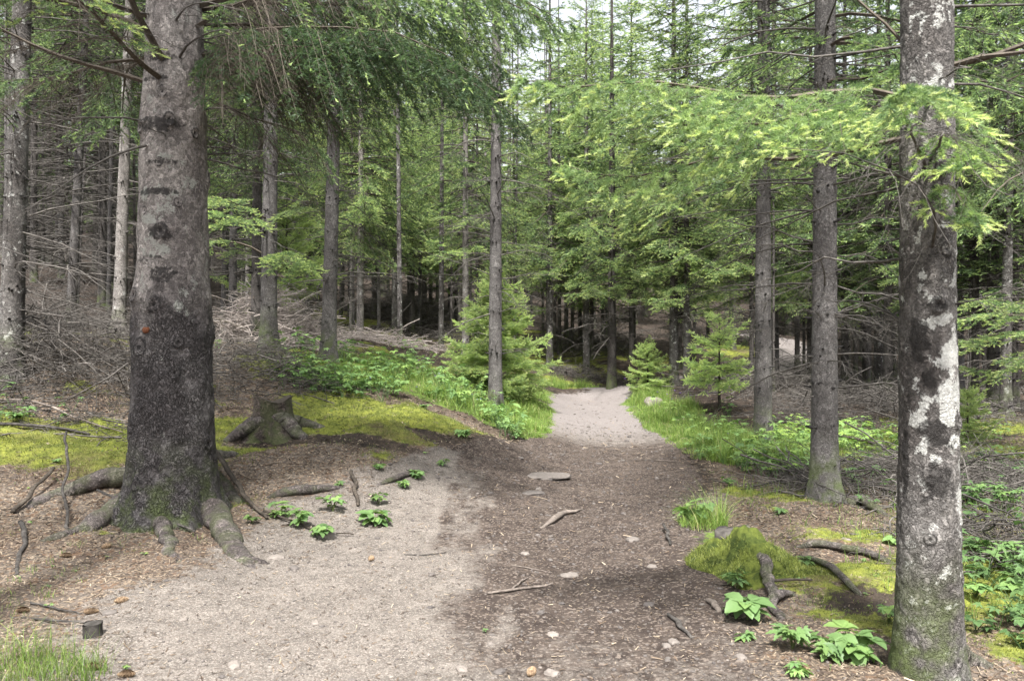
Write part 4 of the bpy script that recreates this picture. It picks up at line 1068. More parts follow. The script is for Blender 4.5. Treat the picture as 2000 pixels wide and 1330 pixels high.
g.add(np.concatenate([top, low, [[-.02, .14, .205]]]), t=np.stack([np.arange(n), (np.arange(n) + 1) % n, np.full(n, 2 * n)], -1), q=np.stack([np.arange(n), n + np.arange(n), n + (np.arange(n) + 1) % n, (np.arange(n) + 1) % n], -1), a=.3)
g.obj("cut_face", TWIG, MS)
for pts, rad in (([(1455, 1072, .15), (1472, 1100, .13), (1488, 1128, .10), (1503, 1155, .05), (1512, 1180, .03), (1522, 1212, -.02)], [.034, .04, .038, .034, .03, .024]), ([(1512, 1180, .04), (1530, 1172, .04), (1548, 1165, .01)], [.03, .028, .02])):
    root_geo(rS, local(pts, so2), rad).obj("root", ROOTW, MS)

def ground_log(name, pts, rad, mat, label, cat, n=30, sides=12, seed=0, rough=.08, group=None):
    rr = np.random.default_rng(seed + 900)
    o = hit(pts[0][0], pts[0][1])
    gg = root_geo(rr, local(pts, o), rad, n, sides, rough)
    return tag(gg.obj(name, mat, None, True, tuple(o)), label, cat, group)
LG = "sticks and branches lying about"
for k, (name, pts, rad, mat, label, cat) in enumerate((
    ("exposed_root", [(524, 972, -.02), (555, 970, .03), (600, 964, .035), (640, 958, .02), (680, 950, -.02)], [.03, .055, .06, .04, .02], ROOTW, "long smooth grey root surfacing from the litter left of the leafy plants", "root"),
    ("exposed_root", [(735, 948, -.01), (765, 940, .02), (800, 930, .02), (838, 922, -.02)], [.02, .035, .035, .02], ROOTW, "shorter grey root surfacing behind the leafy plants beside the path", "root"),
    ("exposed_root", [(1655, 985, .0), (1680, 988, .05), (1705, 998, .04), (1740, 1012, -.03)], [.07, .065, .045, .02], ROOTW, "purplish grey root running right from the flared foot of the smooth grey brown spruce", "root"),
    ("exposed_root", [(1555, 1068, -.02), (1590, 1072, .03), (1640, 1078, .035), (1700, 1090, .03), (1760, 1105, -.02)], [.02, .03, .032, .03, .025], ROOTW, "long thin brown root crossing the ground left of the white-blotched spruce", "root"),
    ("exposed_root", [(1538, 1090, .0), (1585, 1100, .03), (1625, 1120, .03), (1660, 1145, .02), (1690, 1168, -.02)], [.015, .024, .026, .022, .014], ROOTW, "curving root right of the mossy stump, ending in dark soil", "root"),
    ("fallen_branch", [(418, 925, .22), (450, 962, .13), (485, 990, .06), (522, 1018, .02)], [.026, .024, .02, .012], BRANCH, "crooked branch leaning off the right side of the thickest trunk", "branch"),
    ("fallen_branch", [(515, 1005, .03), (560, 1022, .02), (620, 1040, .02), (690, 1050, .02)], [.012, .011, .009, .006], BRANCH, "thin dark stick running through the leafy plants right of the thickest trunk", "branch"),
    ("fallen_branch", [(686, 930, .05), (694, 955, .03), (700, 990, .015)], [.016, .02, .014], BRANCH, "short dark knobbly stick pointing at the camera above the leafy plants", "branch"),
    ("fallen_branch", [(130, 935, .42), (130, 980, .2), (132, 1035, .0)], [.011, .012, .013], TWIG, "upright thin stick standing before the left roots of the thickest trunk", "branch"),
    ("fallen_branch", [(25, 1005, .02), (60, 980, .06), (105, 942, .12)], [.02, .019, .015], BRANCH, "slanting dead branch at the left edge before the roots", "branch"),
    ("fallen_branch", [(40, 1030, .04), (42, 1060, .02), (36, 1095, .01), (32, 1125, .0)], [.018, .018, .015, .012], TWIG, "rough grey stick lying end-on in the litter at the left edge", "branch"),
    ("fallen_branch", [(190, 985, .12), (250, 1012, .09), (320, 1028, .07), (380, 1050, .04)], [.012, .012, .011, .008], TWIG, "long thin grey stick lying across the front roots of the thickest trunk", "branch"),
    ("fallen_branch", [(0, 838, .05), (60, 842, .05), (130, 846, .04), (175, 852, .02)], [.022, .022, .018, .012], TWIG, "long straight grey branch lying on moss at the left edge", "branch"),
    ("fallen_branch", [(0, 792, .06), (70, 806, .10), (160, 832, .06), (240, 850, .03)], [.012, .014, .012, .008], PALE, "long pale bent branch lying over moss below the brushwood", "branch"),
    ("fallen_branch", [(1495, 902, .08), (1530, 918, .06), (1590, 940, .04)], [.03, .028, .022], BRANCH, "stout dark branch lying just left of the smooth grey brown spruce's foot", "branch"),
    ("fallen_branch", [(1638, 875, .16), (1690, 885, .14), (1750, 898, .12), (1800, 905, .1)], [.025, .024, .02, .016], BRANCH, "long dark branch lying level between the two right foreground trunks", "branch"),
    ("fallen_branch", [(1890, 1020, .14), (1930, 1050, .10), (1965, 1075, .05), (2010, 1085, .0)], [.012, .012, .01, .008], BRANCH, "forked dark stick at the right edge over the green moss", "branch"),
    ("fallen_branch", [(1490, 1152, .05), (1540, 1150, .05), (1585, 1148, .05)], [.012, .011, .008], BRANCH, "thin straight stick laid across the mossy stump's foot", "branch"),
    ("driftwood_piece", [(1055, 1032, .0), (1080, 1018, .02), (1105, 1006, .025), (1138, 996, .0)], [.012, .03, .026, .008], PALE, "weathered splintered wood piece in the middle of the path", "wood"),
    ("fallen_branch", [(952, 1160, .008), (1000, 1157, .012), (1045, 1150, .012), (1080, 1142, .006)], [.009, .010, .009, .005], PALE, "longest pale stick lying across the middle of the path", "branch"),
    ("fallen_branch", [(1000, 1155, .012), (1015, 1142, .014), (1032, 1130, .006)], [.006, .006, .004], PALE, "short pale stick leaning against the longest pale stick on the path", "branch"),
    ("fallen_branch", [(1000, 1105, .004), (1035, 1112, .008), (1070, 1118, .004)], [.004, .005, .003], PALE, "thin twig on the path above the pale sticks", "branch"),
    ("fallen_branch", [(1305, 1202, .008), (1325, 1222, .012), (1352, 1248, .006)], [.010, .016, .008], TWIG, "grey stick pointing down-left on the dark right side of the path", "branch"),
    ("fallen_branch", [(1382, 1176, .01), (1394, 1186, .02), (1406, 1196, .0)], [.016, .02, .015], PALE, "stubby pale wood piece beside the broad-leaved plant at the path's right edge", "branch"),
    ("fallen_branch", [(1296, 1035, .05), (1303, 1050, .03), (1310, 1066, .01)], [.012, .013, .010], TWIG, "bent grey stick at the foot of the grass tuft on the right bank", "branch"),
    ("fallen_branch", [(1255, 898, .01), (1290, 902, .02), (1330, 903, .01)], [.006, .007, .004], PALE, "small pale twig where the path meets the bright grass at right", "branch"),
    ("fallen_branch", [(790, 1085, .006), (830, 1086, .008), (870, 1080, .004)], [.004, .005, .003], TWIG, "thin twig on the pale gravel right of the leafy plants", "branch"),
    ("fallen_branch", [(60, 1180, .008), (110, 1192, .01), (160, 1200, .006)], [.006, .007, .004], TWIG, "slender twig on the brown litter at lower left", "branch"),
    ("fallen_branch", [(20, 1208, .008), (90, 1214, .012), (170, 1218, .006)], [.006, .008, .005], TWIG, "longest twig on the litter above the lower left grass", "branch"))):
    ground_log(name, pts, rad, mat, label, cat, seed=k, group=LG if cat == "branch" else None)

# small sawn peg at lower left
o = hit(181, 1240)
g = trunk(np.random.default_rng(4), .062, .042, 26, 24, 0, .1, .03, stubs=0, rough=.1, scars=False, rprof=lambda Z: np.interp(Z, [-.3, .058, .062], [.045, .04, .04]), lobes=[(1, .012, .5, 9), (2.6, .014, .5, 9), (4.2, .012, .5, 9), (5.8, .012, .5, 9)])
n = 26; a = np.linspace(0, 2 * math.pi, n, endpoint=False)
g.add(np.concatenate([np.stack([np.cos(a) * .041, np.sin(a) * .041, np.full(n, .060)], -1), [[0, 0, .056]]]), t=np.stack([np.arange(n), (np.arange(n) + 1) % n, np.full(n, n)], -1), a=.15)
tag(g.obj("wooden_peg", TWIG, None, True, tuple(o)), "small sawn-off wooden peg in the litter at lower left", "stump")

# ------------------------------------------------------------------ stones and cones
STONE = Mat("grey_stone")
_P = STONE.n("ShaderNodeTexCoord").outputs["Object"]
_r = STONE.n("ShaderNodeObjectInfo").outputs["Random"]
_n = STONE.noise(STONE.vadd(_P, (.3, .1, .7)), 30, 5, .65)
_c = STONE.mix(STONE.attr("tint"), (0.07, 0.062, 0.058), (0.27, 0.235, 0.205))
_c = STONE.mix(1.0, _c, STONE.ramp(_n, [(.25, .7), (.75, 1.3)]), 'MULTIPLY')
STONE = STONE.done(STONE.principled(_c, .85, STONE.bump(_n, .6, .006), .25))
def ico(sub=1):
    t = (1 + 5 ** .5) / 2
    V = unit(np.array([[-1, t, 0], [1, t, 0], [-1, -t, 0], [1, -t, 0], [0, -1, t], [0, 1, t], [0, -1, -t], [0, 1, -t], [t, 0, -1], [t, 0, 1], [-t, 0, -1], [-t, 0, 1]], float))
    Fc = [(0, 11, 5), (0, 5, 1), (0, 1, 7), (0, 7, 10), (0, 10, 11), (1, 5, 9), (5, 11, 4), (11, 10, 2), (10, 7, 6), (7, 1, 8), (3, 9, 4), (3, 4, 2), (3, 2, 6), (3, 6, 8), (3, 8, 9), (4, 9, 5), (2, 4, 11), (6, 2, 10), (8, 6, 7), (9, 8, 1)]
    for _ in range(sub):
        c, W, N = {}, [tuple(v) for v in V], []
        def mid(a, b):
            k = (min(a, b), max(a, b))
            if k not in c: c[k] = len(W); W.append(tuple(unit(np.array(W[a]) + np.array(W[b]))))
            return c[k]
        for a, b, d in Fc:
            x, y, z = mid(a, b), mid(b, d), mid(d, a)
            N += [(a, x, z), (b, y, x), (d, z, y), (x, y, z)]
        V, Fc = np.array(W), N
    return np.asarray(V, float), np.array(Fc)
def stone_mesh(seed, sx, sy, sz, tint):
    V, Fc = ico(3)
    V = V * (1 + .55 * (fbm(V[:, 0] * 1.4 + seed, V[:, 1] * 1.4, V[:, 2] * 1.4, 3) - .5)[:, None])
    V = np.clip(V, -.86, .86) * (1 + .35 * (fbm(V[:, 0] * 4 + seed, V[:, 1] * 4, V[:, 2] * 4, 4) - .5)[:, None]) * [sx, sy, sz]
    g = Geo(); g.add(V, t=Fc, a=tint)
    return g
GS = "loose stones on and beside the path"
for k, (u, v, w, h, tint, label, rz) in enumerate((
    (1062, 930, 58, 6, .28, "flat broad grey rock slab flush with the path before the bend", .1),
    (1040, 965, 26, 7, .15, "flat grey rock just below the broad slab in the path", .5),
    (1112, 1126, 20, 9, .45, "rounded pale tan stone right of the sticks on the path", 0),
    (1275, 790, 22, 22, .5, "yellowish mossy boulder in the bright grass right of the path", .3),
    (1237, 1055, 16, 8, .3, "dark grey flat stone set in the damp right side of the path", .4),
    (1268, 1182, 12, 7, .05, "slate-dark stone on the right side of the path", .9),
    (637, 1047, 22, 14, .45, "pale grey angular stone below the leafy plants left of the path", .2),
    (540, 1090, 18, 8, .55, "pale flat stone right of the thickest trunk's front root", .2),
    (575, 1112, 10, 8, .15, "dark stone beside the pale flat one near the front root", .6),
    (1026, 1082, 9, 6, .5, "small white pebble above the pale sticks on the path", .6),
    (1273, 1108, 11, 6, .45, "light pebble on the damp right side of the path", .2),
    (1080, 1240, 13, 8, .6, "grey pebble on the path below the tan stone", .2),
    (1078, 1316, 13, 11, .5, "white pebble at the bottom edge of the path", .9),
    (1316, 1256, 12, 8, .4, "light stone right of the grey stick at lower right path", .1),
    (1302, 1262, 9, 7, .4, "smaller light stone touching the one right of the grey stick", .1),
    (902, 1310, 12, 10, .5, "grey pebble at the bottom edge left of the white one", .4),
    (458, 1301, 14, 11, .5, "pale stone at the bottom edge left of centre", .4),
    (216, 1197, 16, 8, .2, "dark slate-like stone on the litter near the cones at lower left", .3),
    (358, 1212, 9, 6, .5, "small grey stone in the litter right of the wooden peg", .3),
    (616, 1218, 10, 7, .5, "small grey stone on the gravel in the lower left middle", .3),
    (1447, 1287, 11, 8, .45, "grey stone at lower right by the leafy plants", .3),
    (1370, 990, 12, 9, .25, "grey stone peeping from the litter behind the grass tuft at right", .3),
    (1652, 1057, 10, 8, .45, "bluish pale stone on brown litter left of the white-blotched spruce", .3))):
    o = hit(u, v); sc = o[1] / FPX
    sx = w * sc; dep = max(h * sc * 1.6, sx * .7) if h < w else sx
    sz = min(h * sc * .9, sx * .8)
    m_ = stone_mesh(k * 3.7 + 1, sx, dep, sz, tint).mesh("stone", [STONE])
    ob = link("stone", m_, None, (o[0], o[1], o[2] - sz * .12)); ob.rotation_euler = (0, 0, rz)
    tag(ob, label, "stone", GS)

CONE = mat_wood("cone_scales", (0.11, 0.07, 0.042), (0.25, 0.18, 0.115), 90)
def cone_geo(rng, L, R):
    g = Geo(); rows = 13
    t = np.linspace(0, 1, 14)
    g.add(*tubes(*[a[None] for a in closed(np.stack([t * L, t * 0, t * 0], -1), R * .7 * np.sin(np.clip(t * .93 + .06, 0, 1) * math.pi) ** .6)], 10), a=.2)
    for k in range(rows):
        f = (k + .5) / rows; rr = R * math.sin((f * .93 + .06) * math.pi) ** .6
        for j in range(9):
            a = (j + .5 * (k % 2)) * 2 * math.pi / 9
            d = np.array([0, math.cos(a), math.sin(a)]); s = np.array([0, -math.sin(a), math.cos(a)])
            p = np.array([f * L, 0, 0])
            w = rr * .42
            V = [p + d * rr * .55 - s * w, p + d * rr * .55 + s * w, p + d * rr * 1.1 + np.array([L * .09, 0, 0]) + s * w * .6, p + d * rr * 1.1 + np.array([L * .09, 0, 0]) - s * w * .6]
            g.add(V, q=[(0, 1, 2, 3)], a=rng.uniform(.3, .9))
    return g
CM = [cone_geo(np.random.default_rng(60 + k), .075, .019).mesh("spruce_cone", CONE, False) for k in range(3)]
for k, (u, v, rz, label) in enumerate(((126, 1089, .2, "tan spruce cone on the litter left of the front root"), (42, 1197, .1, "tan spruce cone at the left edge above the grass"), (175, 1200, .3, "tan spruce cone just above the wooden peg"), (234, 1179, .7, "light spruce cone right of the dark slate-like stone"), (178, 1309, .1, "spruce cone near the bottom edge right of the grass"), (244, 1324, .1, "spruce cone cut by the bottom edge at lower left"), (207, 1075, 1.1, "small brown spruce cone before the middle front root"), (732, 1098, 1.5, "dark spruce cone on the pale gravel right of the leafy plants"), (1047, 1326, 1.2, "pinkish spruce cone at the bottom edge in the path"), (1572, 1322, .5, "spruce cone at the bottom edge left of the white-blotched spruce"))):
    o = hit(u, v)
    ob = link("spruce_cone", CM[k % 3], None, (o[0] - .035, o[1], o[2] + .014)); ob.rotation_euler = (k * 1.3, 0, rz)
    tag(ob, label, "cone", "fallen spruce cones")

# gravel and litter: far too many to count
def scatter(rng, n, y0, y1, c0=-.72, c1=.72, pw=1.0):
    """points over the ground, thinning out with distance"""
    uu = rng.random(n)
    y = y0 * (y1 / y0) ** (uu ** pw)
    x = rng.uniform(c0, c1, n) * y
    return x, y
r = np.random.default_rng(70)
x, y = scatter(r, 60000, 2.6, 15, pw=.9)
pth, ms, dk, gr = zones(x, y)
k = r.random(len(x)) < pth * (.9 - .35 * dk) + .07
x, y, dk = x[k], y[k], dk[k]
V0, F0 = ico(0)
n = len(x)
sz = .0026 + .008 * r.random(n) ** 6 + .012 * (r.random(n) < .012); sz = sz * np.clip(y / 5, .9, 2)
st = sz[:, None] * r.uniform(.6, 1.3, (n, 3)) * [1, 1, .65]
Vv = V0[None] * (1 + r.normal(0, .12, (n, 12, 1))) * st[:, None]
ca, sa = np.cos(r.random(n) * 6.28), np.sin(r.random(n) * 6.28)
Vv = np.stack([Vv[..., 0] * ca[:, None] - Vv[..., 1] * sa[:, None], Vv[..., 0] * sa[:, None] + Vv[..., 1] * ca[:, None], Vv[..., 2]], -1)
Vv += np.stack([x, y, H(x, y) + sz * .2], -1)[:, None]
g = Geo(); g.add(Vv, t=(F0[None] + np.arange(n)[:, None, None] * 12).reshape(-1, 3), a=np.repeat(np.clip(r.beta(1.3, 3.8, n) * (1 - .45 * dk), 0, 1), 12))
tag(g.obj("gravel", STONE, None, False), "loose fine gravel strewn over the path", "gravel", kind="stuff")

LITM = Mat("needle_litter")
_c = LITM.ramp(LITM.attr("tint"), [(0, (0.035, 0.026, 0.021)), (.45, (0.098, 0.073, 0.054)), (.62, (0.118, 0.085, 0.06)), (.84, (0.20, 0.158, 0.115)), (1, (0.33, 0.275, 0.205))])
LITM = LITM.done(LITM.principled(_c, .9, None, .15))
x, y = scatter(r, 150000, 2.6, 20, pw=.85)
pth, ms, dk, gr = zones(x, y)
k = r.random(len(x)) < np.clip(1 - .90 * pth - .5 * ms - .6 * gr, .06, 1)
x, y, pth = x[k], y[k], pth[k]; n = len(x)
a = r.random(n) * 6.28; L = r.uniform(.006, .02, n) * np.clip(y / 5, .9, 2.2) * np.where(r.random(n) < .03, 3, 1); w = r.uniform(.0012, .004, n) * np.clip(y / 5, .9, 2.2)
d = np.stack([np.cos(a), np.sin(a), r.normal(0, .22, n)], -1); s = np.stack([-np.sin(a), np.cos(a), r.normal(0, .3, n)], -1)
p = np.stack([x, y, H(x, y) + .006], -1)
V = np.stack([p - d * L[:, None] - s * w[:, None], p - d * L[:, None] + s * w[:, None], p + d * L[:, None] + s * w[:, None] * .6, p + d * L[:, None] - s * w[:, None] * .6], 1).reshape(-1, 3)
g = Geo(); g.add(V, q=np.arange(n * 4).reshape(-1, 4), a=np.repeat(r.random(n), 4))
tag(g.obj("needle_litter", LITM, None, False), "dry needles, chips and bark crumbs covering the forest floor", "litter", kind="stuff")

# moss shoots
x, y = scatter(r, 420000, 2.8, 16)
pth, ms, dk, gr = zones(x, y)
k = r.random(len(x)) < ms * (1 - .9 * np.clip(dk, 0, 1)); x, y = x[k], y[k]
zz = H(x, y) + zones(x, y)[1] * sstep(22, 8, y) * (fbm(x * 9, y * 9, 4.0, 4) - .35) * .07
V, q, a = blades(r, np.stack([x, y], -1), zz, .01, .03, .0042, 1.0, 3, t0=0, t1=1, hz=.032 * np.clip(y / 7, .7, 2.2))
g = Geo(); g.add(V, q=q, a=np.clip(a * .6 + .7 * np.repeat(fbm(x * 3, y * 3, 2.2, 3), 6) - .15, 0, 1)); tag(g.obj("moss", MOSSB, None, False), "yellow green moss carpeting the banks", "moss", kind="stuff")

# ------------------------------------------------------------------ grass, herbs, flowers
def grass_patch(name, label, pts, n, h0, h1, w, seed, kind="stuff", lean=.9, cat="grass", tall=1.0):
    rr = np.random.default_rng(seed)
    P = []
    tot = sum(p[4] for p in pts)
    for cx, cy, rx, ry, wt in pts:
        m = int(n * wt / tot)
        aa = rr.random(m) * 6.283; q_ = rr.random(m) ** .6
        P.append(np.stack([cx + np.cos(aa) * q_ * rx, cy + np.sin(aa) * q_ * ry], -1))
    P = np.concatenate(P)
    sd = path_sd(P[:, 0], P[:, 1])
    P = P[(sd < .12 * rr.random(len(P))) | (tall > 1)]
    cl = fbm(P[:, 0] * 3.2, P[:, 1] * 3.2, seed, 4)
    P = P[(rr.random(len(P)) < sstep(.36, .58, cl) + (.5 if tall > 1 else .06)) & (tall > 1) | (rr.random(len(P)) < sstep(.36, .58, cl) + .06) & (path_sd(P[:, 0], P[:, 1]) < .25 * (fbm(P[:, 0] * 4, P[:, 1] * 4, seed + 7, 3) - .5))]
    hz = (h0 + (h1 - h0) * sstep(.35, .68, fbm(P[:, 0] * 2.6, P[:, 1] * 2.6, seed + 3.3, 4))) * np.clip(.35 - path_sd(P[:, 0], P[:, 1]) * 1.6, .35, 1) * tall
    V, q, a = blades(rr, P, H(P[:, 0], P[:, 1]), 0, 0, w, lean * 1.15, 5, t0=.1, t1=.9, hz=hz * rr.uniform(.4, 1.2, len(P)))
    a = np.where(np.repeat(rr.random(len(P)) < .07, 10), 1.0, a)
    g = Geo(); g.add(V, q=q, a=a)
    return tag(g.obj(name, GRASS, None, False), label, cat, kind=kind)
grass_patch("grass", "long bright grass along the left edge of the path round the straight dark spruce", [(.35, 11.9, .4, 1.2, 2), (.35, 13.4, .55, 1.6, 2.5), (.3, 15.5, .6, 2, 1.5), (-.5, 12.2, .9, 1.0, 1.2), (.7, 17.5, .4, 2, .5)], 42000, .07, .27, .0034, 81)
grass_patch("grass", "long bright grass along the right edge of the path", [(2.75, 11.3, .7, 1.6, 2), (2.9, 13.6, .7, 2, 2.5), (3.0, 16.6, .8, 2.2, 2), (3.4, 10, .9, .7, 1), (3.3, 19.5, .6, 1.5, .8), (1.5, 21.3, 1.2, .5, .8), (3.0, 21.6, .8, .5, .5)], 50000, .12, .34, .0038, 82)
grass_patch("grass", "thin grass among the leafy herbs on the left bank", [(-1.7, 12.8, 1.5, 1.4, 1), (-.9, 14, 1.2, 1.6, .7)], 7000, .10, .30, .0036, 83)
grass_patch("grass", "thin grass among the herbs and brush at the right", [(4.6, 11.5, 2.0, 1.6, 1), (3.4, 7.2, 1.4, 1.6, .5), (3.2, 5.0, 1.0, 1.2, .4)], 9000, .05, .18, .0035, 84)
o = hit(75, 1325)
grass_patch("grass_tuft", "bright grass tuft in the bottom left corner", [(o[0] - .06, o[1] + .02, .36, .22, 1)], 1000, .05, .36, .0020, 85, None, .9, "grass tuft", 1.9)
o = hit(1372, 1025)
grass_patch("grass_tuft", "grass tuft behind the broad-leaved plant on the mossy stump", [(o[0], o[1], .2, .24, 1)], 1500, .08, .26, .0022, 86, None, 1.2, "grass tuft", 1.6)
rt = np.random.default_rng(88)
x, y = scatter(rt, 1500, 3, 12); pt, ms, dk, gr = zones(x, y); k = (pt < .25) & (fbm(x * 1.3, y * 1.3, 12, 3) > .55)
x, y = x[k], y[k]; xx = np.repeat(x, 14) + rt.normal(0, .03, len(x) * 14); yy = np.repeat(y, 14) + rt.normal(0, .03, len(x) * 14)
V, q, a = blades(rt, np.stack([xx, yy], -1), H(xx, yy), .02, .07, .0018, .9, 4, t0=.1, t1=.9)
g = Geo(); g.add(V, q=q, a=a); tag(g.obj("grass", GRASS, None, False), "sparse short grass sprigs dotted over the litter", "grass", kind="stuff")

def leaflet(n=7, w=.36, serr=.0):
    """unit leaf along +X with a folded midrib and a drooping tip"""
    s = np.linspace(0, 1, n)
    wd = w * np.sin(np.pi * np.clip(s, 0, 1) ** .75) ** .9
    wd = wd * (1 + serr * np.where(np.arange(n) % 2, 1, -1)) ; wd[0] = wd[-1] = 0
    z = -.22 * s ** 2 + .06 * s
    mid = np.stack([s, 0 * s, z], -1)
    L = np.stack([s + .05 * np.sin(s * 3.1), wd, z + wd * .28], -1); Rr = L * [1, -1, 1]
    V = np.concatenate([mid, L, Rr]); i = np.arange(n - 1)
    q = np.concatenate([np.stack([i, i + 1, n + i + 1, n + i], -1), np.stack([i + 1, i, 2 * n + i, 2 * n + i + 1], -1)])
    return V, q
LF_OV = leaflet(9, .34, .06)
def palm_leaf(lobes=5):
    g = Geo()
    for k in range(lobes):
        a = (k - (lobes - 1) / 2) * math.radians(52)
        V, q = leaflet(9, .19, .25)
        g.add((V * (1 - .12 * abs(k - (lobes - 1) / 2))) @ rot_z(a).T, q=q)
    f = g.flat(); return f[0], f[1]
LF_PALM = palm_leaf(5)
def tri_leaf():
    g = Geo()
    for a, k in ((0, 1.0), (1.25, .85), (-1.25, .85)):
        V, q = LF_OV; g.add((V * k) @ rot_z(a).T, q=q)
    f = g.flat(); return f[0], f[1]
LF_TRI = tri_leaf()
def herb(g, gs, rng, o, nst, hgt, size, kind, t0=.35, t1=.75, spread=.5):
    """stems rising from o, each ending in one divided leaf"""
    for _ in range(nst):
        az = rng.random() * 6.283; h = hgt * rng.uniform(.5, 1.15); out = h * spread * rng.uniform(.3, 1.4)
        s = np.linspace(0, 1, 5)
        P = np.stack([o[0] + np.cos(az) * out * s ** 1.6, o[1] + np.sin(az) * out * s ** 1.6, o[2] + h * s], -1)
        gs.add(*tubes(P, np.linspace(.0024, .0014, 5) * (1 + size * 4), 3), a=.4)
        V, q = kind; sc = size * rng.uniform(.65, 1.2)
        R = rot_z(az + rng.normal(0, .5)) @ rot_y(rng.normal(.12, .22)) @ rot_x(rng.normal(0, .22))
        g.add((V * sc) @ R.T + P[-1], q=q, a=float(np.clip(rng.uniform(t0, t1), 0, 1)))
STEM = mat_wood("green_stem", (0.06, 0.09, 0.03), (0.12, 0.13, 0.05), 30)
GP = "single leafy plants beside the path"
for k, (u, v, nst, hgt, size, kd, label) in enumerate((
    (492, 1022, 3, .06, .075, 'tri', "small leafy plant tight against the thickest trunk's right root"),
    (548, 1012, 5, .11, .085, 'palm', "hand-shaped leafy plant above the broad-leaved clump right of the thickest trunk"),
    (580, 1030, 6, .12, .095, 'tri', "broad-leaved plant in the middle of the clump right of the thickest trunk"),
    (628, 1052, 6, .10, .095, 'tri', "broad-leaved plant at the front of the clump right of the thickest trunk"),
    (650, 1000, 5, .13, .085, 'tri', "tallest light green plant at the back of the clump right of the thickest trunk"),
    (735, 1025, 6, .10, .10, 'tri', "light green plant at the very edge of the pale gravel"),
    (740, 985, 5, .09, .085, 'tri', "pale-leaved plant behind the one at the gravel's edge"),
    (790, 955, 6, .07, .075, 'palm', "low divided-leaf plant beside the short grey root"),
    (815, 935, 5, .07, .07, 'tri', "low pale plant behind the short grey root at the bank"),
    (660, 950, 3, .05, .06, 'palm', "tiny pale plant near the end of the long grey root"),
    (740, 918, 4, .06, .06, 'palm', "small divided plant on bare litter above the grey roots"),
    (865, 910, 4, .07, .07, 'palm', "small plant on the bank where moss meets the path"),
    (905, 858, 6, .10, .08, 'palm', "pale divided plant in the dark soil of the moss bank"),
    (1010, 858, 6, .12, .08, 'tri', "leafy plant at the grass corner where the path narrows"),
    (830, 800, 4, .08, .08, 'palm', "pale divided plant on top of the moss bank"),
    (1355, 1022, 7, .17, .095, 'tri', "broad-leaved plant hanging over the path from the mossy stump's grass"),
    (1425, 952, 6, .10, .07, 'tri', "low leafy plant behind the mossy stump's grass tuft"),
    (1405, 895, 8, .14, .075, 'palm', "bushy leafy herb at the path's right edge before the brown spruce"),
    (1440, 1150, 4, .11, .085, 'palm', "hand-shaped plant on the near side of the mossy stump"),
    (1460, 1210, 5, .11, .10, 'tri', "pointed broad-leaved plant standing alone at the path's right edge"),
    (1455, 1250, 3, .04, .045, 'palm', "tiny plant in the gravel below the pointed broad-leaved one"),
    (1548, 1268, 6, .10, .095, 'palm', "hand-shaped light green plant at lower right, left one of the row"),
    (1612, 1285, 5, .09, .085, 'palm', "hand-shaped light green plant at lower right, middle of the row"),
    (1668, 1292, 8, .12, .095, 'tri', "round-leaved light green plant at the foot of the white-blotched spruce"),
    (1555, 1318, 4, .06, .06, 'palm', "low small plant before the row at the bottom right edge"),
    (1735, 1225, 4, .12, .08, 'tri', "dim green plant tight left of the white-blotched spruce's foot"),
    (1570, 1108, 4, .07, .07, 'tri', "small plant on the curving root right of the mossy stump"),
    (1525, 1005, 3, .05, .06, 'palm', "tiny plant on litter left of the smooth grey brown spruce's foot"),
    (1745, 1065, 3, .07, .06, 'tri', "small bright plant touching the left side of the white-blotched spruce"),
    (1905, 1095, 6, .12, .075, 'tri', "leafy plant right of the white-blotched spruce above the moss"),
    (1950, 1110, 7, .16, .08, 'palm', "taller divided plant right of the white-blotched spruce near the edge"),
    (1905, 1170, 5, .10, .075, 'tri', "low pale plant right of the white-blotched spruce's foot"),
    (1975, 1160, 5, .10, .075, 'tri', "low plant at the right edge on the moss"),
    (1960, 1000, 7, .22, .085, 'palm', "tall divided plant among dead twigs at the right edge"),
    (1905, 985, 6, .18, .075, 'palm', "divided plant among dead twigs close to the white-blotched spruce"),
    (40, 830, 6, .18, .08, 'palm', "feathery light green plant on the moss at the left edge"),
    (112, 905, 3, .05, .05, 'palm', "tiny plant on the litter left of the thickest trunk"))):
    rr = np.random.default_rng(400 + k)
    o = hit(u, v)
    t = thing("leafy_plant", tuple(o), label, "plant", GP)
    gl, gs = Geo(), Geo()
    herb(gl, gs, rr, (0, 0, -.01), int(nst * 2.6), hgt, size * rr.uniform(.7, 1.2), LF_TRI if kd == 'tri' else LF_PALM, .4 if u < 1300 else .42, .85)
    gl.obj("leaves", LEAF, t); gs.obj("stems", STEM, t)
# seedlings dotted over the litter
rr = np.random.default_rng(444); g, gs = Geo(), Geo()
x, y = scatter(rr, 420, 3.0, 10); pt, ms, dk, gr = zones(x, y); k = (pt < .3) & (fbm(x * .9, y * .9, 21, 2) > .42) | (rr.random(len(x)) < .03)
for a_, b_ in zip(x[k], y[k]): herb(g, gs, rr, (a_, b_, gz(a_, b_) - .005), int(rr.integers(1, 4)), .025, rr.uniform(.012, .026), LF_PALM, .4, 1.0)
g.put(gs.flat(), np.eye(3), np.zeros(3)); tag(g.obj("seedlings", LEAF, None), "tiny green seedlings dotted over the litter", "seedlings", kind="stuff")

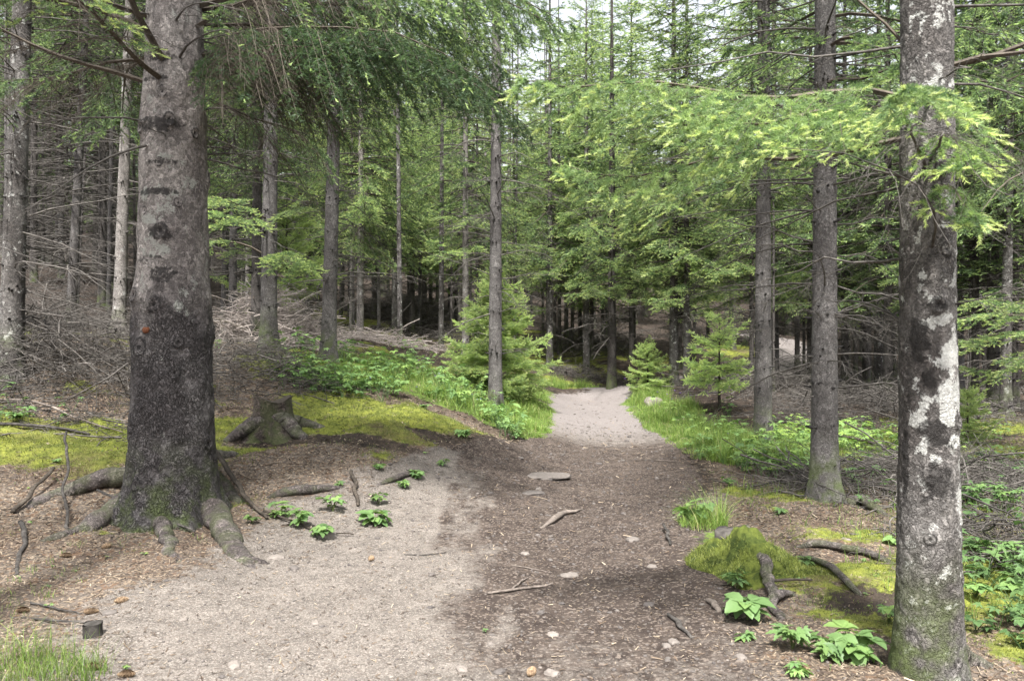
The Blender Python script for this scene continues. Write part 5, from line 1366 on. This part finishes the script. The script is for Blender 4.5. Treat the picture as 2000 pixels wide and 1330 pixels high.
def herb_mass(name, label, pts, n, hgt, size, seed, t0=.3, t1=.8, mix=.7):
    rr = np.random.default_rng(seed); g, gs = Geo(), Geo()
    tot = sum(p[4] for p in pts)
    for cx, cy, rx, ry, wt in pts:
        for _ in range(int(n * wt / tot)):
            aa = rr.random() * 6.283; q_ = rr.random() ** .6
            x, y = cx + math.cos(aa) * q_ * rx, cy + math.sin(aa) * q_ * ry
            if path_sd(np.array([x]), np.array([y]))[0] > -.05 or fbm(np.array([x * 1.5]), np.array([y * 1.5]), seed, 3)[0] < .46: continue
            herb(g, gs, rr, (x, y, gz(x, y) - .02), int(rr.integers(2, 6)), hgt * rr.uniform(.3, 1.35), size * rr.uniform(.6, 1.1), LF_PALM if rr.random() < mix else LF_TRI, t0, t1, .6)
    t = link(name, None, None, (0, 0, 0))
    g.put(gs.flat(), np.eye(3), np.zeros(3))
    return tag(g.obj("undergrowth", LEAF, None), label, "undergrowth", kind="stuff")
herb_mass("undergrowth", "leafy herbs on the left bank between stump and young bright spruce", [(-1.9, 11.6, 1.2, .9, 1.2), (-1.5, 13.0, 1.5, 1.4, 1.5), (-.7, 11.2, .9, .8, .8), (-2.9, 12.8, .9, .8, .8), (-2.6, 11.2, .8, .6, .6), (-.4, 10.7, .5, .5, .4), (-1.2, 14.5, 1.2, .8, .6), (-2.0, 10.8, 1.0, .4, .5)], 640, .30, .095, 91, .45, .9)
herb_mass("undergrowth", "leafy herbs and cranesbill along the right edge of the path", [(3.0, 10.3, .8, .9, 1.2), (3.3, 12.3, .8, 1.4, 1), (3.5, 15.0, .8, 1.8, .8), (3.0, 9.0, .5, .6, .8)], 230, .26, .085, 92, .5, .95)
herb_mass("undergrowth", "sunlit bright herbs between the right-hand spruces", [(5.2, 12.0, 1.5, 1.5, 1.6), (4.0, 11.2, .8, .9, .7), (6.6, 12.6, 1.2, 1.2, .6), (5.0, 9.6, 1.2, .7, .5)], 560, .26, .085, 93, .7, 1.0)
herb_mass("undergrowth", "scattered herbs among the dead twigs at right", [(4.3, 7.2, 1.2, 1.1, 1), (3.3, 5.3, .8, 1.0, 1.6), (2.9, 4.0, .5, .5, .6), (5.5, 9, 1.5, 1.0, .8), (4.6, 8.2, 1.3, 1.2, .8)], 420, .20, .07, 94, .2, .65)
herb_mass("undergrowth", "scattered herbs among the brushwood at left", [(-3.6, 11.5, 1.2, 1.0, 1), (-5.6, 8.6, 1.4, .6, .5), (-4.6, 15.5, 1, 1, .5)], 70, .20, .07, 95)

PURPLE = Mat("purple_petals"); PURPLE = PURPLE.done(PURPLE.n("ShaderNodeMixShader", None, _0=.35, _1=PURPLE.principled((0.20, 0.085, 0.46), .6), _2=PURPLE.n("ShaderNodeBsdfTranslucent", None, Color=(0.26, 0.12, 0.55, 1)).outputs[0]).outputs[0])
YELLOW = Mat("yellow_petals"); YELLOW = YELLOW.done(YELLOW.principled((0.65, 0.5, 0.03), .6))
def flower_mesh(mat, size, hgt):
    g = Geo()
    gs = np.linspace(0, 1, 5)
    g.add(*tubes(np.stack([.02 * gs ** 2, 0 * gs, hgt * gs], -1), np.full(5, .002), 3), m=1)
    for k in range(5):
        V, q = leaflet(6, .42)
        g.add((V * size * [1, 1, -1]) @ (rot_z(k * 1.2566) @ rot_y(-.35)).T + [.02, 0, hgt], q=q)
    return g.mesh("flower", [mat, STEM])
FMP, FMY = flower_mesh(PURPLE, .032, .36), flower_mesh(YELLOW, .03, .3)
for (pix, col, lab, grp) in (
    ([(700, 738), (720, 742), (795, 722), (820, 705), (832, 700), (848, 735), (860, 730), (790, 722)], 0, "purple cranesbill flower above the herbs left of the young bright spruce", "purple flowers left of the young spruce"),
    ([(902, 757), (905, 772), (915, 771), (922, 772), (932, 782), (940, 780), (814, 760), (912, 750)], 0, "purple cranesbill flower in the grass just left of the straight dark trunk", "purple flowers beside the straight dark trunk"),
    ([(1220, 740), (1285, 766), (1300, 770), (1318, 764), (1330, 768), (1345, 772), (1390, 780), (1225, 778), (1305, 778)], 0, "purple cranesbill flower over the bright grass right of the path", "purple flowers right of the path"),
    ([(1494, 862), (1395, 828), (1422, 850), (1738, 832), (1712, 806)], 0, "purple cranesbill flower among the herbs round the right-hand spruces", "purple flowers among the right-hand herbs"),
    ([(622, 662), (628, 660), (770, 678), (778, 676), (765, 682)], 1, "yellow flower by the dead twigs on the left slope", "yellow flowers on the left slope")):
    rr = np.random.default_rng(int(pix[0][0]))
    for (u, v) in pix:
        o = hit(u, v + 22 if col == 0 else v + 14)
        ob = link("yellow_flower" if col else "purple_flower", FMY if col else FMP, None, tuple(o))
        hgt = o[1] / FPX * (22 if col == 0 else 14)
        s = max(.5, hgt / (.3 if col else .36)); ob.scale = (min(s, 1.3),) * 2 + (s,)
        ob.rotation_euler = (rr.normal(0, .1), rr.normal(0, .1), rr.random() * 6.28)
        tag(ob, lab, "flower", grp)

# ------------------------------------------------------------------ brushwood
def brush(label, cx, cy, rx, ry, hgt, n, L, seed, mat=None, thick=1.0, flat=.12):
    rr = np.random.default_rng(seed); g = Geo()
    a = rr.random(n) * 6.283; q_ = rr.random(n) ** .55
    x = cx + np.cos(a) * q_ * rx; y = cy + np.sin(a) * q_ * ry
    dome = np.clip(1 - q_ ** 2, 0, 1) * (.6 + .8 * fbm(x * .9, y * .9, seed, 3))
    z = H(x, y) + rr.random(n) ** .8 * hgt * dome + .02
    k = 7; t = np.linspace(-.5, .5, k); az = rr.random(n) * 6.283; ln = L * rr.uniform(.35, 1.2, n); el = rr.normal(0, flat * 2.6, n); bend = rr.normal(0, .8, n)
    ang = az[:, None] + bend[:, None] * t[None]
    P = np.stack([x[:, None] + np.cos(ang) * ln[:, None] * t, y[:, None] + np.sin(ang) * ln[:, None] * t, z[:, None] + el[:, None] * ln[:, None] * t - rr.uniform(0, .3, n)[:, None] * ln[:, None] * t ** 2], -1) + rr.normal(0, .012, (n, k, 3))
    P[..., 2] = np.maximum(P[..., 2], H(P[..., 0], P[..., 1]) + .008)
    R = (.0035 + .006 * rr.random(n) ** 3)[:, None] * np.linspace(1.2, .35, k)[None] * thick
    g.add(*tubes(P, R, 4), a=np.repeat(rr.uniform(.15, .85, n), k * 4))
    m = 7
    i = np.repeat(np.arange(n), m); qf = rr.uniform(.1, .98, n * m) * (k - 1); lo = np.minimum(qf.astype(int), k - 2); w = (qf - lo)[:, None]
    o = P[i, lo] * (1 - w) + P[i, lo + 1] * w
    d0 = unit(P[i, lo + 1] - P[i, lo])
    d = unit(d0 * rr.uniform(.3, 1, (n * m, 1)) + rr.normal(0, .8, (n * m, 3)) * [1, 1, .9])
    l2 = ln[i] * rr.uniform(.1, .4, n * m); s = np.linspace(0, 1, 4)
    Q = o[:, None] + d[:, None] * (l2[:, None] * s)[..., None]; Q[..., 2] -= (l2 * rr.uniform(0, .6, n * m))[:, None] * s ** 2
    Q += rr.normal(0, .01, Q.shape) * s[None, :, None]
    g.add(*tubes(Q, (np.full(n * m, .0022) * thick)[:, None] * np.linspace(1.1, .4, 4)[None], 3), a=np.repeat(rr.uniform(.2, .9, n * m), 12))
    return tag(g.obj("brush_pile", mat or TWIG), label, "brushwood", "heaps of dead brushwood")
brush("wide heap of grey dead brushwood behind the thickest trunk's left side", -5.6, 9.9, 1.9, 1.1, .75, 620, 1.3, 101)
brush("low dead brushwood lying on the moss at the left edge, before the wide heap", -5.2, 8.5, 1.5, .45, .12, 70, 1.0, 102)
brush("tangled dead brushwood between the thickest trunk and the old stump", -3.6, 10.9, 1.2, .8, .45, 260, 1.2, 103)
brush("pale sunlit heap of dead branches behind the close pair of trunks", -4.35, 14.6, 1.1, .8, 1.1, 420, 1.4, 104, BLEACHED, 1.4)
brush("loose pale twigs round the slender white-barked spruce", -3.4, 18.6, 1.9, 1.4, .35, 220, 1.3, 105, BLEACHED, 1.2)
brush("brown dead twigs under the trees behind the lichen-spotted edge spruce", -9.0, 14.5, 3.2, 2.2, .7, 520, 1.5, 106)
brush("low mat of dead brushwood between and behind the two right foreground trunks", 4.0, 8.0, 1.5, 1.3, .26, 330, 1.1, 107)
brush("dead brushwood at the right edge behind the white-blotched spruce", 4.9, 8.3, 1.2, 1.6, .34, 260, 1.1, 108)
brush("dead twigs at the right edge close to the moss", 3.5, 5.7, .9, .7, .22, 160, .8, 109)
brush("dark brushwood under the far right trunks", 7.2, 15.2, 2.6, 2.0, .5, 380, 1.5, 110, None, 1.4)
brush("dark brushwood behind the brown spruce by the upper path", 6.0, 18.5, 2.2, 2.0, .5, 300, 1.5, 111, None, 1.5)
brush("grey brush heap up the slope left of the young bright spruce", -4.2, 31, 1.8, 1.6, 1.1, 320, 2.0, 112, None, 2.2)
brush("dry branches at the far end of the path by the thick dark trunk", 2.6, 23.4, 1.6, .7, .3, 150, 1.2, 113, None, 1.6)
for k_, (cx, cy, rx, ry) in enumerate(((-10, 24, 5, 3), (-6.5, 21, 3, 3), (-1.5, 28, 3.5, 3), (3, 29, 3, 3), (-5, 36, 5, 4), (10, 22, 3.5, 4), (5, 36, 6, 4))):
    brush(("dim brushwood under the trees deep in the left stand", "dim brushwood left of the slender white-barked spruce, under the stand", "dark twigs on the slope right behind the young bright spruce", "dark twigs on the slope beyond the thick dark trunk at the path's end", "dark twigs far up the slope at left of centre", "dark brushwood deep behind the right foreground trunks", "dark twigs far up the slope beyond the upper path")[k_], cx, cy, rx, ry, .3, 260, 1.6, 140 + k_, None, 1.8)
